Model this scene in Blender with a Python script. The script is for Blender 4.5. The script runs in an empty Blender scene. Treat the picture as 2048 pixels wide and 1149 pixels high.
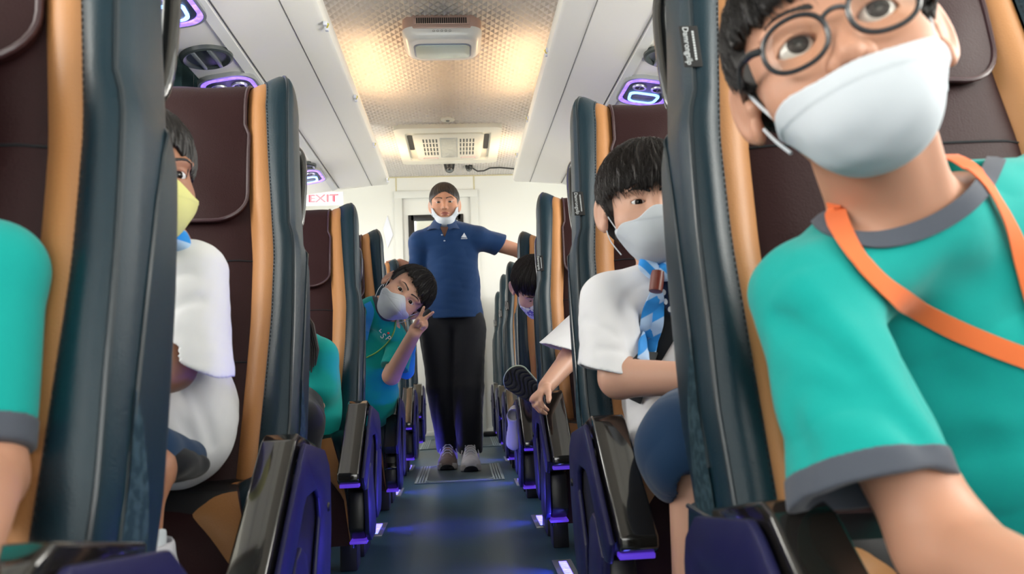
import bpy, bmesh, math, random
import numpy as np
from mathutils import Vector, Matrix
R_ = random.Random(7)
SC = bpy.context.scene
COL = SC.collection

# ------------------------------------------------------------------ camera
F, YAW, PIT, ROL, CX, CZ = 1500.0, .0708, .102, .0414, .0255, .538
cam_d = bpy.data.cameras.new('camera')
cam_d.sensor_width = 36.0
cam_d.lens = F / 2048 * 36
cam_d.clip_start = .02
cam_d.dof.use_dof = True
cam_d.dof.focus_distance = 2.3
cam_d.dof.aperture_fstop = 6.3
cam = bpy.data.objects.new('camera', cam_d)
COL.objects.link(cam)
cam.matrix_world = (Matrix.Translation((CX, 0, CZ)) @ Matrix.Rotation(-YAW, 4, 'Z')
                    @ Matrix.Rotation(math.pi/2 + PIT, 4, 'X') @ Matrix.Rotation(-ROL, 4, 'Z'))
SC.camera = cam
SC.view_settings.view_transform = 'Standard'
SC.view_settings.look = 'None'
SC.view_settings.gamma = 1
SC.view_settings.use_curve_mapping = False
SC.view_settings.exposure = 0.18

# ------------------------------------------------------------------ world: bright sky, green ground and trees below
w = bpy.data.worlds.new('sky')
SC.world = w
w.use_nodes = True
nt = w.node_tree
nt.nodes.clear()
out = nt.nodes.new('ShaderNodeOutputWorld')
bg = nt.nodes.new('ShaderNodeBackground')
tc = nt.nodes.new('ShaderNodeTexCoord')
sep = nt.nodes.new('ShaderNodeSeparateXYZ')
cr = nt.nodes.new('ShaderNodeValToRGB')
cr.color_ramp.elements[0].position = .40
cr.color_ramp.elements[0].color = (.30, .34, .27, 1)
cr.color_ramp.elements[1].position = .56
cr.color_ramp.elements[1].color = (.97, .98, .96, 1)
mp = nt.nodes.new('ShaderNodeMapRange')
mp.inputs[1].default_value = -1
mp.inputs[2].default_value = 1
nt.links.new(tc.outputs['Generated'], sep.inputs[0])
nt.links.new(sep.outputs[2], mp.inputs[0])
nt.links.new(mp.outputs[0], cr.inputs[0])
nt.links.new(cr.outputs[0], bg.inputs[0])
nt.links.new(bg.outputs[0], out.inputs[0])
bg.inputs[1].default_value = 3.0

def area(name, loc, direction, sx, sy, power, color=(1, 1, 1), spread=math.pi):
    l = bpy.data.lights.new(name, 'AREA')
    l.shape = 'RECTANGLE'; l.size = sx; l.size_y = sy
    l.energy = power; l.color = color; l.spread = spread
    o = bpy.data.objects.new(name, l)
    o.location = loc
    o.rotation_euler = Vector(direction).to_track_quat('-Z', 'Y').to_euler()
    COL.objects.link(o)
    return o
# daylight falling in through the windscreen and the side windows
area('windscreen_daylight', (0, -1.75, 1.35), (0, 1, -.12), 2.2, 1.2, 15, (1.0, .985, .96))
for sx in (-1, 1):
    for yy in (0.2, 2.0, 3.7, 5.2):
        area('side_window_daylight', (sx*1.5, yy, 1.17), (-sx, 0, .22), 1.4, .8, (48 if yy < 3 else 36 if yy < 4 else 13), (1.0, .965, .93))

# ------------------------------------------------------------------ pixel of the photograph -> point in the bus
def ray(u, v):
    a, b = u-1024, v-574.5
    c, s = math.cos(ROL), math.sin(ROL)
    x, up, d = (a*c-b*s)/F, -(a*s+b*c)/F, 1
    c, s = math.cos(PIT), math.sin(PIT)
    yf, z = d*c-up*s, d*s+up*c
    c, s = math.cos(YAW), math.sin(YAW)
    return np.array([x*c+yf*s, -x*s+yf*c, z])
C0 = np.array([CX, 0, CZ])
def W(u, v, Y):
    r = ray(u, v); return C0 + Y/r[1]*r
def WZ(u, v, Z):
    r = ray(u, v); return C0 + (Z-CZ)/r[2]*r

# ------------------------------------------------------------------ materials
def mat(name, col, rough=.5, metal=0, bump=0, bscale=200, spec=.5, emit=None, estr=1, sss=0, coat=0, alpha=1,
        mixcol=None, mixscale=8, mixpos=(.45, .6), sheen=0, stretch=None, bdist=.002, bdetail=3):
    m = bpy.data.materials.new(name)
    m.use_nodes = True
    n = m.node_tree.nodes; L = m.node_tree.links
    b = n['Principled BSDF']
    b.inputs['Base Color'].default_value = (*col, 1)
    b.inputs['Roughness'].default_value = rough
    b.inputs['Metallic'].default_value = metal
    b.inputs['Specular IOR Level'].default_value = spec
    b.inputs['Coat Weight'].default_value = coat
    b.inputs['Coat Roughness'].default_value = .05
    b.inputs['Alpha'].default_value = alpha
    b.inputs['Sheen Weight'].default_value = sheen
    if sss:
        b.inputs['Subsurface Weight'].default_value = sss
        b.inputs['Subsurface Radius'].default_value = (.012, .005, .003)
        b.inputs['Subsurface Scale'].default_value = 1
    if emit:
        b.inputs['Emission Color'].default_value = (*emit, 1)
        b.inputs['Emission Strength'].default_value = estr
    t = None
    if bump or mixcol:
        t = n.new('ShaderNodeTexCoord')
        mpn = n.new('ShaderNodeMapping')
        L.new(t.outputs['Object'], mpn.inputs[0])
        if stretch: mpn.inputs['Scale'].default_value = stretch
    if bump:
        nz = n.new('ShaderNodeTexNoise'); nz.inputs['Scale'].default_value = bscale
        nz.inputs['Detail'].default_value = bdetail
        bp = n.new('ShaderNodeBump'); bp.inputs['Strength'].default_value = bump
        bp.inputs['Distance'].default_value = bdist
        L.new(mpn.outputs[0], nz.inputs['Vector']); L.new(nz.outputs[0], bp.inputs['Height'])
        L.new(bp.outputs[0], b.inputs['Normal'])
    if mixcol:
        nz = n.new('ShaderNodeTexNoise'); nz.inputs['Scale'].default_value = mixscale
        rp = n.new('ShaderNodeValToRGB')
        rp.color_ramp.elements[0].position = mixpos[0]; rp.color_ramp.elements[0].color = (*col, 1)
        rp.color_ramp.elements[1].position = mixpos[1]; rp.color_ramp.elements[1].color = (*mixcol, 1)
        L.new(mpn.outputs[0], nz.inputs['Vector']); L.new(nz.outputs[0], rp.inputs[0])
        L.new(rp.outputs[0], b.inputs['Base Color'])
    return m
M = {}
M['leather'] = mat('dark_teal_leather', (.006, .024, .037), .36, bump=.25, bscale=500, spec=.36)
M['maroon'] = mat('maroon_leather', (.026, .0085, .0095), .5, bump=.3, bscale=450, spec=.18)
M['tan'] = mat('tan_leather', (.47, .215, .080), .45, bump=.25, bscale=500, spec=.4)
M['piping'] = mat('piping_leather', (.012, .022, .030), .3, spec=.6)
M['mpiping'] = mat('maroon_piping', (.05, .022, .028), .3, spec=.6)
M['stitch'] = mat('dark_thread', (.004, .008, .012), .8)
M['felt'] = mat('grey_felt', (.022, .045, .060), .95, bump=.6, bscale=600, mixcol=(.045, .080, .100), mixscale=90, spec=.1)
M['gloss'] = mat('piano_black_plastic', (.012, .011, .010), .10, spec=.7, coat=.5)
M['plastic'] = mat('blue_lit_satin_plastic', (.010, .010, .062), .40, spec=.5, bump=.05, bscale=900)  # blue glow of the aisle lights put into the plastic's colour
M['black'] = mat('black_plastic', (.008, .008, .010), .38, spec=.5)
M['metal'] = mat('painted_steel', (.02, .02, .024), .4, metal=.3)
M['chrome'] = mat('chrome', (.7, .72, .75), .12, metal=1)
M['violet'] = mat('violet_glow', (.1, .05, .5), .4, emit=(.16, .06, 1.0), estr=.38)  # emission standing in for floor-light reflections on the armrests
M['blueled'] = mat('blue_led', (.3, .3, .9), .4, emit=(.13, .20, 1.0), estr=4.2)
M['cyanled'] = mat('cyan_led', (.4, .5, .9), .4, emit=(.18, .42, 1.0), estr=2.6)
M['purpled'] = mat('purple_led', (.3, .2, .9), .35, emit=(.20, .10, 1.0), estr=1.7, mixcol=(.7, .5, 1.0), mixscale=30)
M['white'] = mat('white_panel', (.85, .83, .775), .42, bump=.03, bscale=60, spec=.35)
M['white2'] = mat('white_trim', (.74, .745, .72), .4, spec=.4)
M['wallw'] = mat('white_wall', (.80, .80, .77), .5, spec=.3)
M['glue'] = mat('yellowed_sealant', (.62, .55, .33), .6)
M['seam'] = mat('dark_gap', (.16, .16, .15), .8)
M['grey'] = mat('dark_grey_plastic', (.045, .055, .055), .4)
M['midgrey'] = mat('mid_grey_plastic', (.16, .18, .19), .4)
M['silver'] = mat('silver_plastic', (.42, .44, .45), .3, metal=.6)
M['acwhite'] = mat('cream_plastic', (.74, .73, .66), .4)
M['purwhite'] = mat('pearl_white_plastic', (.78, .80, .82), .18, spec=.6, coat=.3)
M['bronze'] = mat('rose_beige_plastic', (.50, .36, .32), .3, metal=.2)
M['glasspanel'] = mat('pale_glass_panel', (.58, .68, .66), .12, spec=.7)
M['bluegrey'] = mat('bluegrey_trim', (.25, .30, .42), .3)
M['floor'] = mat('speckled_vinyl', (.034, .085, .122), .33, bump=.1, bscale=900, spec=.5, bdist=.0006)
# scattered pale flecks in the floor vinyl
_m = M['floor']; _n = _m.node_tree.nodes; _L = _m.node_tree.links
_t = _n.new('ShaderNodeTexCoord'); _v = _n.new('ShaderNodeTexVoronoi'); _v.inputs['Scale'].default_value = 60
_r = _n.new('ShaderNodeValToRGB')
_r.color_ramp.elements[0].position = .06; _r.color_ramp.elements[0].color = (.13, .19, .21, 1)
_r.color_ramp.elements[1].position = .10; _r.color_ramp.elements[1].color = (.034, .085, .122, 1)
_L.new(_t.outputs['Object'], _v.inputs['Vector']); _L.new(_v.outputs['Distance'], _r.inputs[0])
_L.new(_r.outputs[0], _n['Principled BSDF'].inputs['Base Color'])
M['hatch'] = mat('grey_hatch_rubber', (.060, .095, .115), .4)
M['hatchtrim'] = mat('ribbed_grey_trim', (.30, .38, .42), .35, metal=.3)
M['ceil'] = mat('padded_vinyl', (.64, .605, .575), .5, spec=.35)
M['skin'] = mat('skin_light', (.52, .265, .175), .48, sss=.12, bump=.05, bscale=300, spec=.4)
M['skin2'] = mat('skin_fair', (.62, .35, .25), .48, sss=.12, bump=.05, bscale=300, spec=.4)
M['skin3'] = mat('skin_tan', (.40, .19, .115), .48, sss=.12, bump=.05, bscale=300, spec=.4)
M['lip'] = mat('lip', (.34, .12, .10), .4, sss=.1)
M['earred'] = mat('ear_inner', (.56, .19, .13), .5, sss=.15)
M['hair'] = mat('black_hair', (.010, .008, .008), .42, bump=.5, bscale=250, spec=.45, stretch=(6, 6, 1), bdist=.001)
M['hairbr'] = mat('brown_black_hair', (.014, .009, .008), .42, bump=.5, bscale=250, spec=.5, stretch=(6, 6, 1), bdist=.001)
M['sclera'] = mat('eye_white', (.62, .62, .62), .12)
M['iris'] = mat('iris', (.012, .006, .004), .2, spec=.22)
M['pupil'] = mat('pupil', (.003, .003, .003), .08, spec=.5)
def cloth(name, col, sc=900, b=.25, **k):
    return mat(name, col, .85, bump=b, bscale=sc, spec=.2, sheen=.15, bdist=.0008, **k)
M['teal'] = cloth('teal_jersey', (.004, .34, .31))
M['slate'] = cloth('slate_ribbing', (.075, .085, .11))
M['orange'] = cloth('orange_ribbon', (.78, .17, .05), b=.1)
M['maskw'] = mat('white_mask_fabric', (.57, .61, .66), .85, bump=.15, bscale=500, spec=.15, sss=0, bdist=.0006)
M['masky'] = mat('yellow_mask_fabric', (.74, .72, .28), .85, bump=.15, bscale=500, spec=.15, bdist=.0006)
M['maskp'] = mat('patterned_mask_fabric', (.60, .60, .70), .85, mixcol=(.16, .13, .42), mixscale=70, mixpos=(.52, .58), spec=.15)
M['cotton'] = cloth('white_cotton', (.83, .83, .86))
M['navy'] = cloth('navy_cloth', (.012, .040, .098))
M['navydark'] = cloth('dark_navy_collar', (.010, .022, .065))
M['polo'] = cloth('navy_polo_knit', (.006, .034, .115), sc=700)
M['blackcloth'] = cloth('black_cloth', (.008, .009, .013))
M['belt'] = cloth('black_webbing', (.012, .014, .017), sc=1200)
M['skyblue'] = cloth('blue_ribbon', (.03, .28, .75), b=.1)
M['paleblue'] = cloth('pale_blue_cloth', (.42, .60, .86), b=.1)
def striped(name, c1, c2, axis, freq, ph=0):
    m = mat(name, c1, .85, bump=.1, bscale=900, spec=.2, sheen=.15, bdist=.0008)
    n = m.node_tree.nodes; L = m.node_tree.links
    t = n.new('ShaderNodeTexCoord'); dp = n.new('ShaderNodeVectorMath'); dp.operation = 'DOT_PRODUCT'
    ax = Vector(axis).normalized()*freq; dp.inputs[1].default_value = ax
    ad = n.new('ShaderNodeMath'); ad.operation = 'ADD'; ad.inputs[1].default_value = ph
    si = n.new('ShaderNodeMath'); si.operation = 'SINE'
    mr = n.new('ShaderNodeMapRange'); mr.inputs[1].default_value = -.1; mr.inputs[2].default_value = .1
    mx = n.new('ShaderNodeMix'); mx.data_type = 'RGBA'; mx.inputs[6].default_value = (*c1, 1); mx.inputs[7].default_value = (*c2, 1)
    L.new(t.outputs['Object'], dp.inputs[0]); L.new(dp.outputs['Value'], ad.inputs[0]); L.new(ad.outputs[0], si.inputs[0])
    L.new(si.outputs[0], mr.inputs[0]); L.new(mr.outputs[0], mx.inputs[0]); L.new(mx.outputs[2], n['Principled BSDF'].inputs['Base Color'])
    return m
PB, SB = (.42, .60, .86), (.03, .28, .75)
M['brown'] = mat('brown_leather_ring', (.16, .03, .018), .3, spec=.6)
M['frame'] = mat('dark_glasses_frame', (.018, .020, .024), .25, spec=.6)
M['shoew'] = mat('white_shoe_leather', (.55, .55, .60), .5, bump=.2, bscale=200)
M['shoeg'] = mat('grey_brown_shoe_mesh', (.17, .13, .12), .7, bump=.4, bscale=500)
M['sole'] = mat('shoe_rubber', (.42, .40, .38), .6)
M['blacksole'] = mat('black_rubber_sole', (.012, .013, .016), .55, bump=.3, bscale=60)
M['paper'] = mat('white_paper', (.78, .80, .90), .7)
M['redtext'] = mat('red_ink', (.75, .06, .12), .5)
M['pinktext'] = mat('pink_ink', (.70, .30, .36), .5)
M['textw'] = mat('pale_print', (.55, .58, .60), .5)
M['silverprint'] = mat('silver_embroidery', (.60, .65, .72), .5)
M['red'] = mat('red_dot', (.70, .05, .03), .5)
M['yellow'] = mat('yellow_wire', (.70, .60, .08), .5)
M['green'] = mat('green_wire', (.20, .42, .10), .5)
M['rubber'] = mat('black_rubber', (.01, .01, .01), .5)
M['curtain'] = cloth('dark_teal_curtain', (.018, .045, .050), sc=300)
M['warm'] = mat('warm_cove_lamp', (1, .7, .4), .5, emit=(1.0, .55, .20), estr=6)
def glassmat(name, tint, gloss=.12):
    m = bpy.data.materials.new(name); m.use_nodes = True
    n = m.node_tree.nodes; L = m.node_tree.links; n.clear()
    o = n.new('ShaderNodeOutputMaterial'); mx = n.new('ShaderNodeMixShader')
    a = n.new('ShaderNodeBsdfTransparent'); a.inputs[0].default_value = (*tint, 1)
    g = n.new('ShaderNodeBsdfGlossy'); g.inputs['Roughness'].default_value = .03
    mx.inputs[0].default_value = gloss
    L.new(a.outputs[0], mx.inputs[1]); L.new(g.outputs[0], mx.inputs[2]); L.new(mx.outputs[0], o.inputs[0])
    return m
M['glass'] = glassmat('window_glass', (.92, .92, .90), .06)
M['lens'] = glassmat('lens_glass', (.97, .93, .87), .015)

# ------------------------------------------------------------------ object helpers
def link(o, parent=None, label=None, cat=None, group=None, kind=None):
    COL.objects.link(o)
    if parent is not None: o.parent = parent
    if label: o['label'] = label
    if cat: o['category'] = cat
    if group: o['group'] = group
    if kind: o['kind'] = kind
    return o
def thing(name, label, cat, loc=(0, 0, 0), rz=0, group=None):
    o = bpy.data.objects.new(name, None)
    o.empty_display_size = .1
    o.location = loc; o.rotation_euler = (0, 0, rz)
    return link(o, None, label, cat, group)
class MB:
    """collects shapes into one mesh"""
    def __init__(s): s.v = []; s.f = []; s.mi = []
    def add(s, v, f, mi=0):
        n = len(s.v); s.v += [tuple(map(float, p)) for p in v]
        s.f += [tuple(int(i)+n for i in q) for q in f]; s.mi += [mi]*len(f); return s
    def box(s, lo, hi, bev=0, seg=2, mi=0, mtx=None):
        bm = bmesh.new(); bmesh.ops.create_cube(bm, size=1)
        lo = np.array(lo, float); hi = np.array(hi, float)
        for v in bm.verts: v.co = Vector((lo+hi)/2 + np.array(v.co)*(hi-lo))
        if bev: bmesh.ops.bevel(bm, geom=bm.edges[:], offset=bev, segments=seg, profile=.5, affect='EDGES')
        return s.bm(bm, mi, mtx)
    def bm(s, bm, mi=0, mtx=None):
        bm.verts.ensure_lookup_table()
        if mtx is not None: bm.transform(mtx)
        bm.verts.index_update()
        s.add([v.co[:] for v in bm.verts], [[v.index for v in f.verts] for f in bm.faces], mi)
        bm.free(); return s
    def prism(s, poly, x0, x1, axis='x', bev=0, mi=0, mtx=None, seg=2):
        bm = bmesh.new()
        def pt(a, b, t): return {'x': (t, a, b), 'y': (a, t, b), 'z': (a, b, t)}[axis]
        va = [bm.verts.new(pt(a, b, x0)) for a, b in poly]
        f = bm.faces.new(va)
        r = bmesh.ops.extrude_face_region(bm, geom=[f])
        d = Vector(pt(0, 0, x1-x0))
        for e in r['geom']:
            if isinstance(e, bmesh.types.BMVert): e.co += d
        bmesh.ops.recalc_face_normals(bm, faces=bm.faces[:])
        if bev: bmesh.ops.bevel(bm, geom=bm.edges[:], offset=bev, segments=seg, profile=.5, affect='EDGES', clamp_overlap=True)
        return s.bm(bm, mi, mtx)
    def tube(s, pts, r, n=8, mi=0, closed=False, cap=True):
        P = [Vector(p) for p in pts]; m = len(P)
        rr = r if hasattr(r, '__len__') else [r]*m
        base = []; up = None
        for i, p in enumerate(P):
            if closed: t = (P[(i+1) % m]-P[i-1])
            else: t = P[min(i+1, m-1)]-P[max(i-1, 0)]
            t.normalize()
            if up is None:
                up = Vector((0, 0, 1)) if abs(t.z) < .9 else Vector((1, 0, 0))
            a = (up - t*up.dot(t)).normalized(); b = t.cross(a); up = a
            base.append([p + (a*math.cos(k*2*math.pi/n)+b*math.sin(k*2*math.pi/n))*rr[i] for k in range(n)])
        v = [q for ring in base for q in ring]; f = []
        for i in range(m if closed else m-1):
            j = (i+1) % m
            for k in range(n):
                f.append((i*n+k, i*n+(k+1) % n, j*n+(k+1) % n, j*n+k))
        if cap and not closed:
            f.append(tuple(range(n-1, -1, -1))); f.append(tuple((m-1)*n+k for k in range(n)))
        return s.add(v, f, mi)
    def grid(s, rows, mi=0, closed_u=False, flip=False):
        nr = len(rows); nc = len(rows[0]); v = [p for r in rows for p in r]; f = []
        for i in range(nr-1):
            for j in range(nc if closed_u else nc-1):
                k = (j+1) % nc
                q = (i*nc+j, i*nc+k, (i+1)*nc+k, (i+1)*nc+j)
                f.append(q[::-1] if flip else q)
        return s.add(v, f, mi)
    def lathe(s, prof, n=24, c=(0, 0, 0), mi=0, axis='z', sx=1, sy=1):
        rows = []
        for r, h in prof:
            row = []
            for k in range(n):
                a = 2*math.pi*k/n; x, y = r*math.cos(a)*sx, r*math.sin(a)*sy
                p = {'z': (x, y, h), 'y': (x, h, y), 'x': (h, x, y)}[axis]
                row.append((c[0]+p[0], c[1]+p[1], c[2]+p[2]))
            rows.append(row)
        return s.grid(rows, mi, True)
    def mesh(s, name, mats, smooth=True, mx=False, sharp=40):
        me = bpy.data.meshes.new(name)
        v = s.v; f = s.f
        if mx: v = [(-a, b, c) for a, b, c in v]; f = [q[::-1] for q in f]
        me.from_pydata(v, [], f)
        if not isinstance(mats, (list, tuple)): mats = [mats]
        for m in mats: me.materials.append(m)
        if any(s.mi): me.polygons.foreach_set('material_index', s.mi)
        if smooth:
            me.polygons.foreach_set('use_smooth', [True]*len(me.polygons))
            if sharp < 180: me.set_sharp_from_angle(angle=math.radians(sharp))
        me.update()
        return me
    def build(s, name, mats, parent=None, label=None, cat=None, group=None, kind=None, smooth=True, mx=False,
              loc=None, recalc=False, sharp=40):
        me = s.mesh(name, mats, smooth, mx, sharp)
        if recalc:
            bm = bmesh.new(); bm.from_mesh(me); bmesh.ops.recalc_face_normals(bm, faces=bm.faces[:]); bm.to_mesh(me); bm.free()
        o = bpy.data.objects.new(name, me)
        if loc is not None: o.location = loc
        return link(o, parent, label, cat, group, kind)
def kids(o): return [c for c in COL.objects if c.parent == o]
def copy_tree(o, parent=None):
    c = o.copy(); COL.objects.link(c)
    if parent is not None: c.parent = parent
    for ch in kids(o): copy_tree(ch, c)
    return c
def text_mesh(txt, size, align='CENTER', depth=.0004):
    cu = bpy.data.curves.new('t', 'FONT'); cu.body = txt; cu.size = size
    cu.align_x = align; cu.align_y = 'CENTER'; cu.extrude = depth; cu.resolution_u = 3
    o = bpy.data.objects.new('t', cu); COL.objects.link(o)
    dg = bpy.context.evaluated_depsgraph_get()
    me = bpy.data.meshes.new_from_object(o.evaluated_get(dg))
    v = [x.co[:] for x in me.vertices]; f = [list(p.vertices) for p in me.polygons]
    bpy.data.objects.remove(o); bpy.data.curves.remove(cu); bpy.data.meshes.remove(me)
    return v, f
def xf(v, mtx): return [tuple(mtx @ Vector(p)) for p in v]
def frame(x, y, z, o):
    m = Matrix.Identity(4)
    for i, a in enumerate((x, y, z)):
        for j in range(3): m[j][i] = a[j]
    for j in range(3): m[j][3] = o[j]
    return m
def interp(tab, t):
    xs = [a for a, b in tab]; ys = [b for a, b in tab]
    return float(np.interp(t, xs, ys))
# ================================================================== THE SETTING
ZC, YR, XW = 2.09, 6.0, 1.36
MB().box((-XW, -1.8, -.04), (XW, YR+.5, 0)).build('floor', M['floor'], kind='structure', smooth=False)
# padded ceiling: diamond puffs, real relief
def ceiling():
    h = .0052; x0, x1, y0, y1 = -.56, .56, 1.4, YR
    nx, ny = int((x1-x0)/h), int((y1-y0)/h)
    X, Y = np.meshgrid(np.linspace(x0, x1, nx), np.linspace(y0, y1, ny))
    p = .042
    a = (X/p + Y/(p*1.25)); b = (X/p - Y/(p*1.25))
    fa = 1-np.abs((a % 1)-.5)*2; fb = 1-np.abs((b % 1)-.5)*2
    Z = ZC - .0115*np.minimum(fa, fb)
    v = np.stack([X, Y, Z], -1).reshape(-1, 3)
    idx = np.arange(nx*ny).reshape(ny, nx)
    f = np.stack([idx[:-1, :-1], idx[1:, :-1], idx[1:, 1:], idx[:-1, 1:]], -1).reshape(-1, 4)
    mb = MB(); mb.v = v.tolist(); mb.f = f.tolist(); mb.mi = [0]*len(f)
    n = len(mb.v)
    mb.box((-XW, -1.8, ZC), (XW, YR, ZC+.05), mi=1)
    mb.box((-.56, -1.8, ZC-.004), (.56, 1.4, ZC+.01), mi=0)
    mb.build('ceiling', [M['ceil'], M['wallw']], kind='structure', sharp=25)
ceiling()
# rear wall with a door opening
DX0, DX1, DZ = -.44, .17, 1.93
mb = MB()
mb.box((-XW, YR, 0), (DX0, YR+.05, ZC)); mb.box((DX1, YR, 0), (XW, YR+.05, ZC)); mb.box((DX0, YR, DZ), (DX1, YR+.05, ZC))
mb.build('wall_rear', M['wallw'], kind='structure', smooth=False)
d = MB()
wx0, wx1, wz0, wz1 = -.345, .06, 1.36, 1.745
for lo, hi in (((DX0, YR+.012, 0), (wx0, YR+.045, DZ)), ((wx1, YR+.012, 0), (DX1, YR+.045, DZ)),
               ((wx0, YR+.012, wz1), (wx1, YR+.045, DZ)), ((wx0, YR+.012, .0), (wx1, YR+.045, wz0))):
    d.box(lo, hi)
door = d.build('door_1', M['wallw'], kind='structure', smooth=False)
fr = MB()
fr.box((DX0-.03, YR-.02, 0), (DX0+.03, YR, DZ+.03), .004); fr.box((DX1-.03, YR-.02, 0), (DX1+.03, YR, DZ+.03), .004)
fr.box((DX0-.03, YR-.021, DZ-.03), (DX1+.03, YR-.001, DZ+.03), .004)
fr.build('door_frame', M['white2'], door)
wf = MB()
t = .028
wf.box((wx0-.02, YR-.002, wz0-.02), (wx0+t, YR+.02, wz1+.02), .004); wf.box((wx1-t, YR-.002, wz0-.02), (wx1+.02, YR+.02, wz1+.02), .004)
wf.box((wx0, YR-.002, wz1-t), (wx1, YR+.02, wz1+.02), .004); wf.box((wx0, YR-.002, wz0-.02), (wx1, YR+.02, wz0+t), .004)
wf.build('window_frame', M['black'], door)
MB().box((wx0, YR+.022, wz0), (wx1, YR+.026, wz1)).build('pane', M['glass'], door, smooth=False)
lip = MB()
lip.box((wx0+.03, YR+.2, 1.62), (wx1+.2, YR+.24, 1.80), .02)
lip.build('trim_1', M['acwhite'], kind='structure')
# sealant lines and panel joints on the rear wall
s = MB()
for x, z0, z1 in ((-.455, DZ+.03, ZC-.01), (.175, DZ+.03, ZC-.01)):
    s.box((x-.004, YR-.004, z0), (x+.004, YR+.001, z1))
s.box((-.56, YR-.006, ZC-.016), (.56, YR+.001, ZC-.009))
s.build('trim_2', M['glue'], kind='structure', smooth=False)
MB().box((-.9, YR-.012, 0), (.9, YR, .035), .003).build('baseboard_rear', M['white2'], kind='structure')
# side walls with window openings, posts between
for sx, nm in ((-1, 'left'), (1, 'right')):
    mb = MB()
    def wb(y0, y1, z0, z1):
        a, b = sorted((sx*XW, sx*(XW+.05))); mb.box((a, y0, z0), (b, y1, z1))
    wb(-1.8, YR, 0, .90); wb(-1.8, YR, 1.86, ZC)
    edges = [(-1.8, -1.5), (.02, .12), (1.62, 1.72), (3.22, 3.32), (5.75, YR)]
    for a, b in edges: wb(a, b, .90, 1.86)
    mb.build('wall_'+nm, M['wallw'], kind='structure', smooth=False)
    for i in range(4):
        y0, y1 = edges[i][1], edges[i+1][0]
        a, b = sorted((sx*(XW+.02), sx*(XW+.026)))
        k = i+1 + (4 if sx > 0 else 0)
        pane = MB().box((a, y0, .90), (b, y1, 1.86)).build('window_%d' % k, M['glass'], kind='structure', smooth=False)
        wf = MB()
        a, b = sorted((sx*(XW-.012), sx*(XW+.02))); q = .022
        wf.box((a, y0, .90), (b, y1, .90+q), .003); wf.box((a, y0, 1.86-q), (b, y1, 1.86), .003)
        wf.box((a, y0, .9), (b, y0+q, 1.86), .003); wf.box((a, y1-q, .9), (b, y1, 1.86), .003)
        wf.build('window_frame', M['black'], pane)
# front wall with the windscreen
mb = MB()
mb.box((-XW, -1.85, 0), (XW, -1.8, .75)); mb.box((-XW, -1.85, 1.98), (XW, -1.8, ZC))
mb.box((-XW, -1.85, .75), (-1.2, -1.8, 1.98)); mb.box((1.2, -1.85, .75), (XW, -1.8, 1.98))
mb.build('wall_front', M['wallw'], kind='structure', smooth=False)
MB().box((-1.2, -1.83, .75), (1.2, -1.824, 1.98)).build('window_9', M['glass'], kind='structure', smooth=False)

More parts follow.
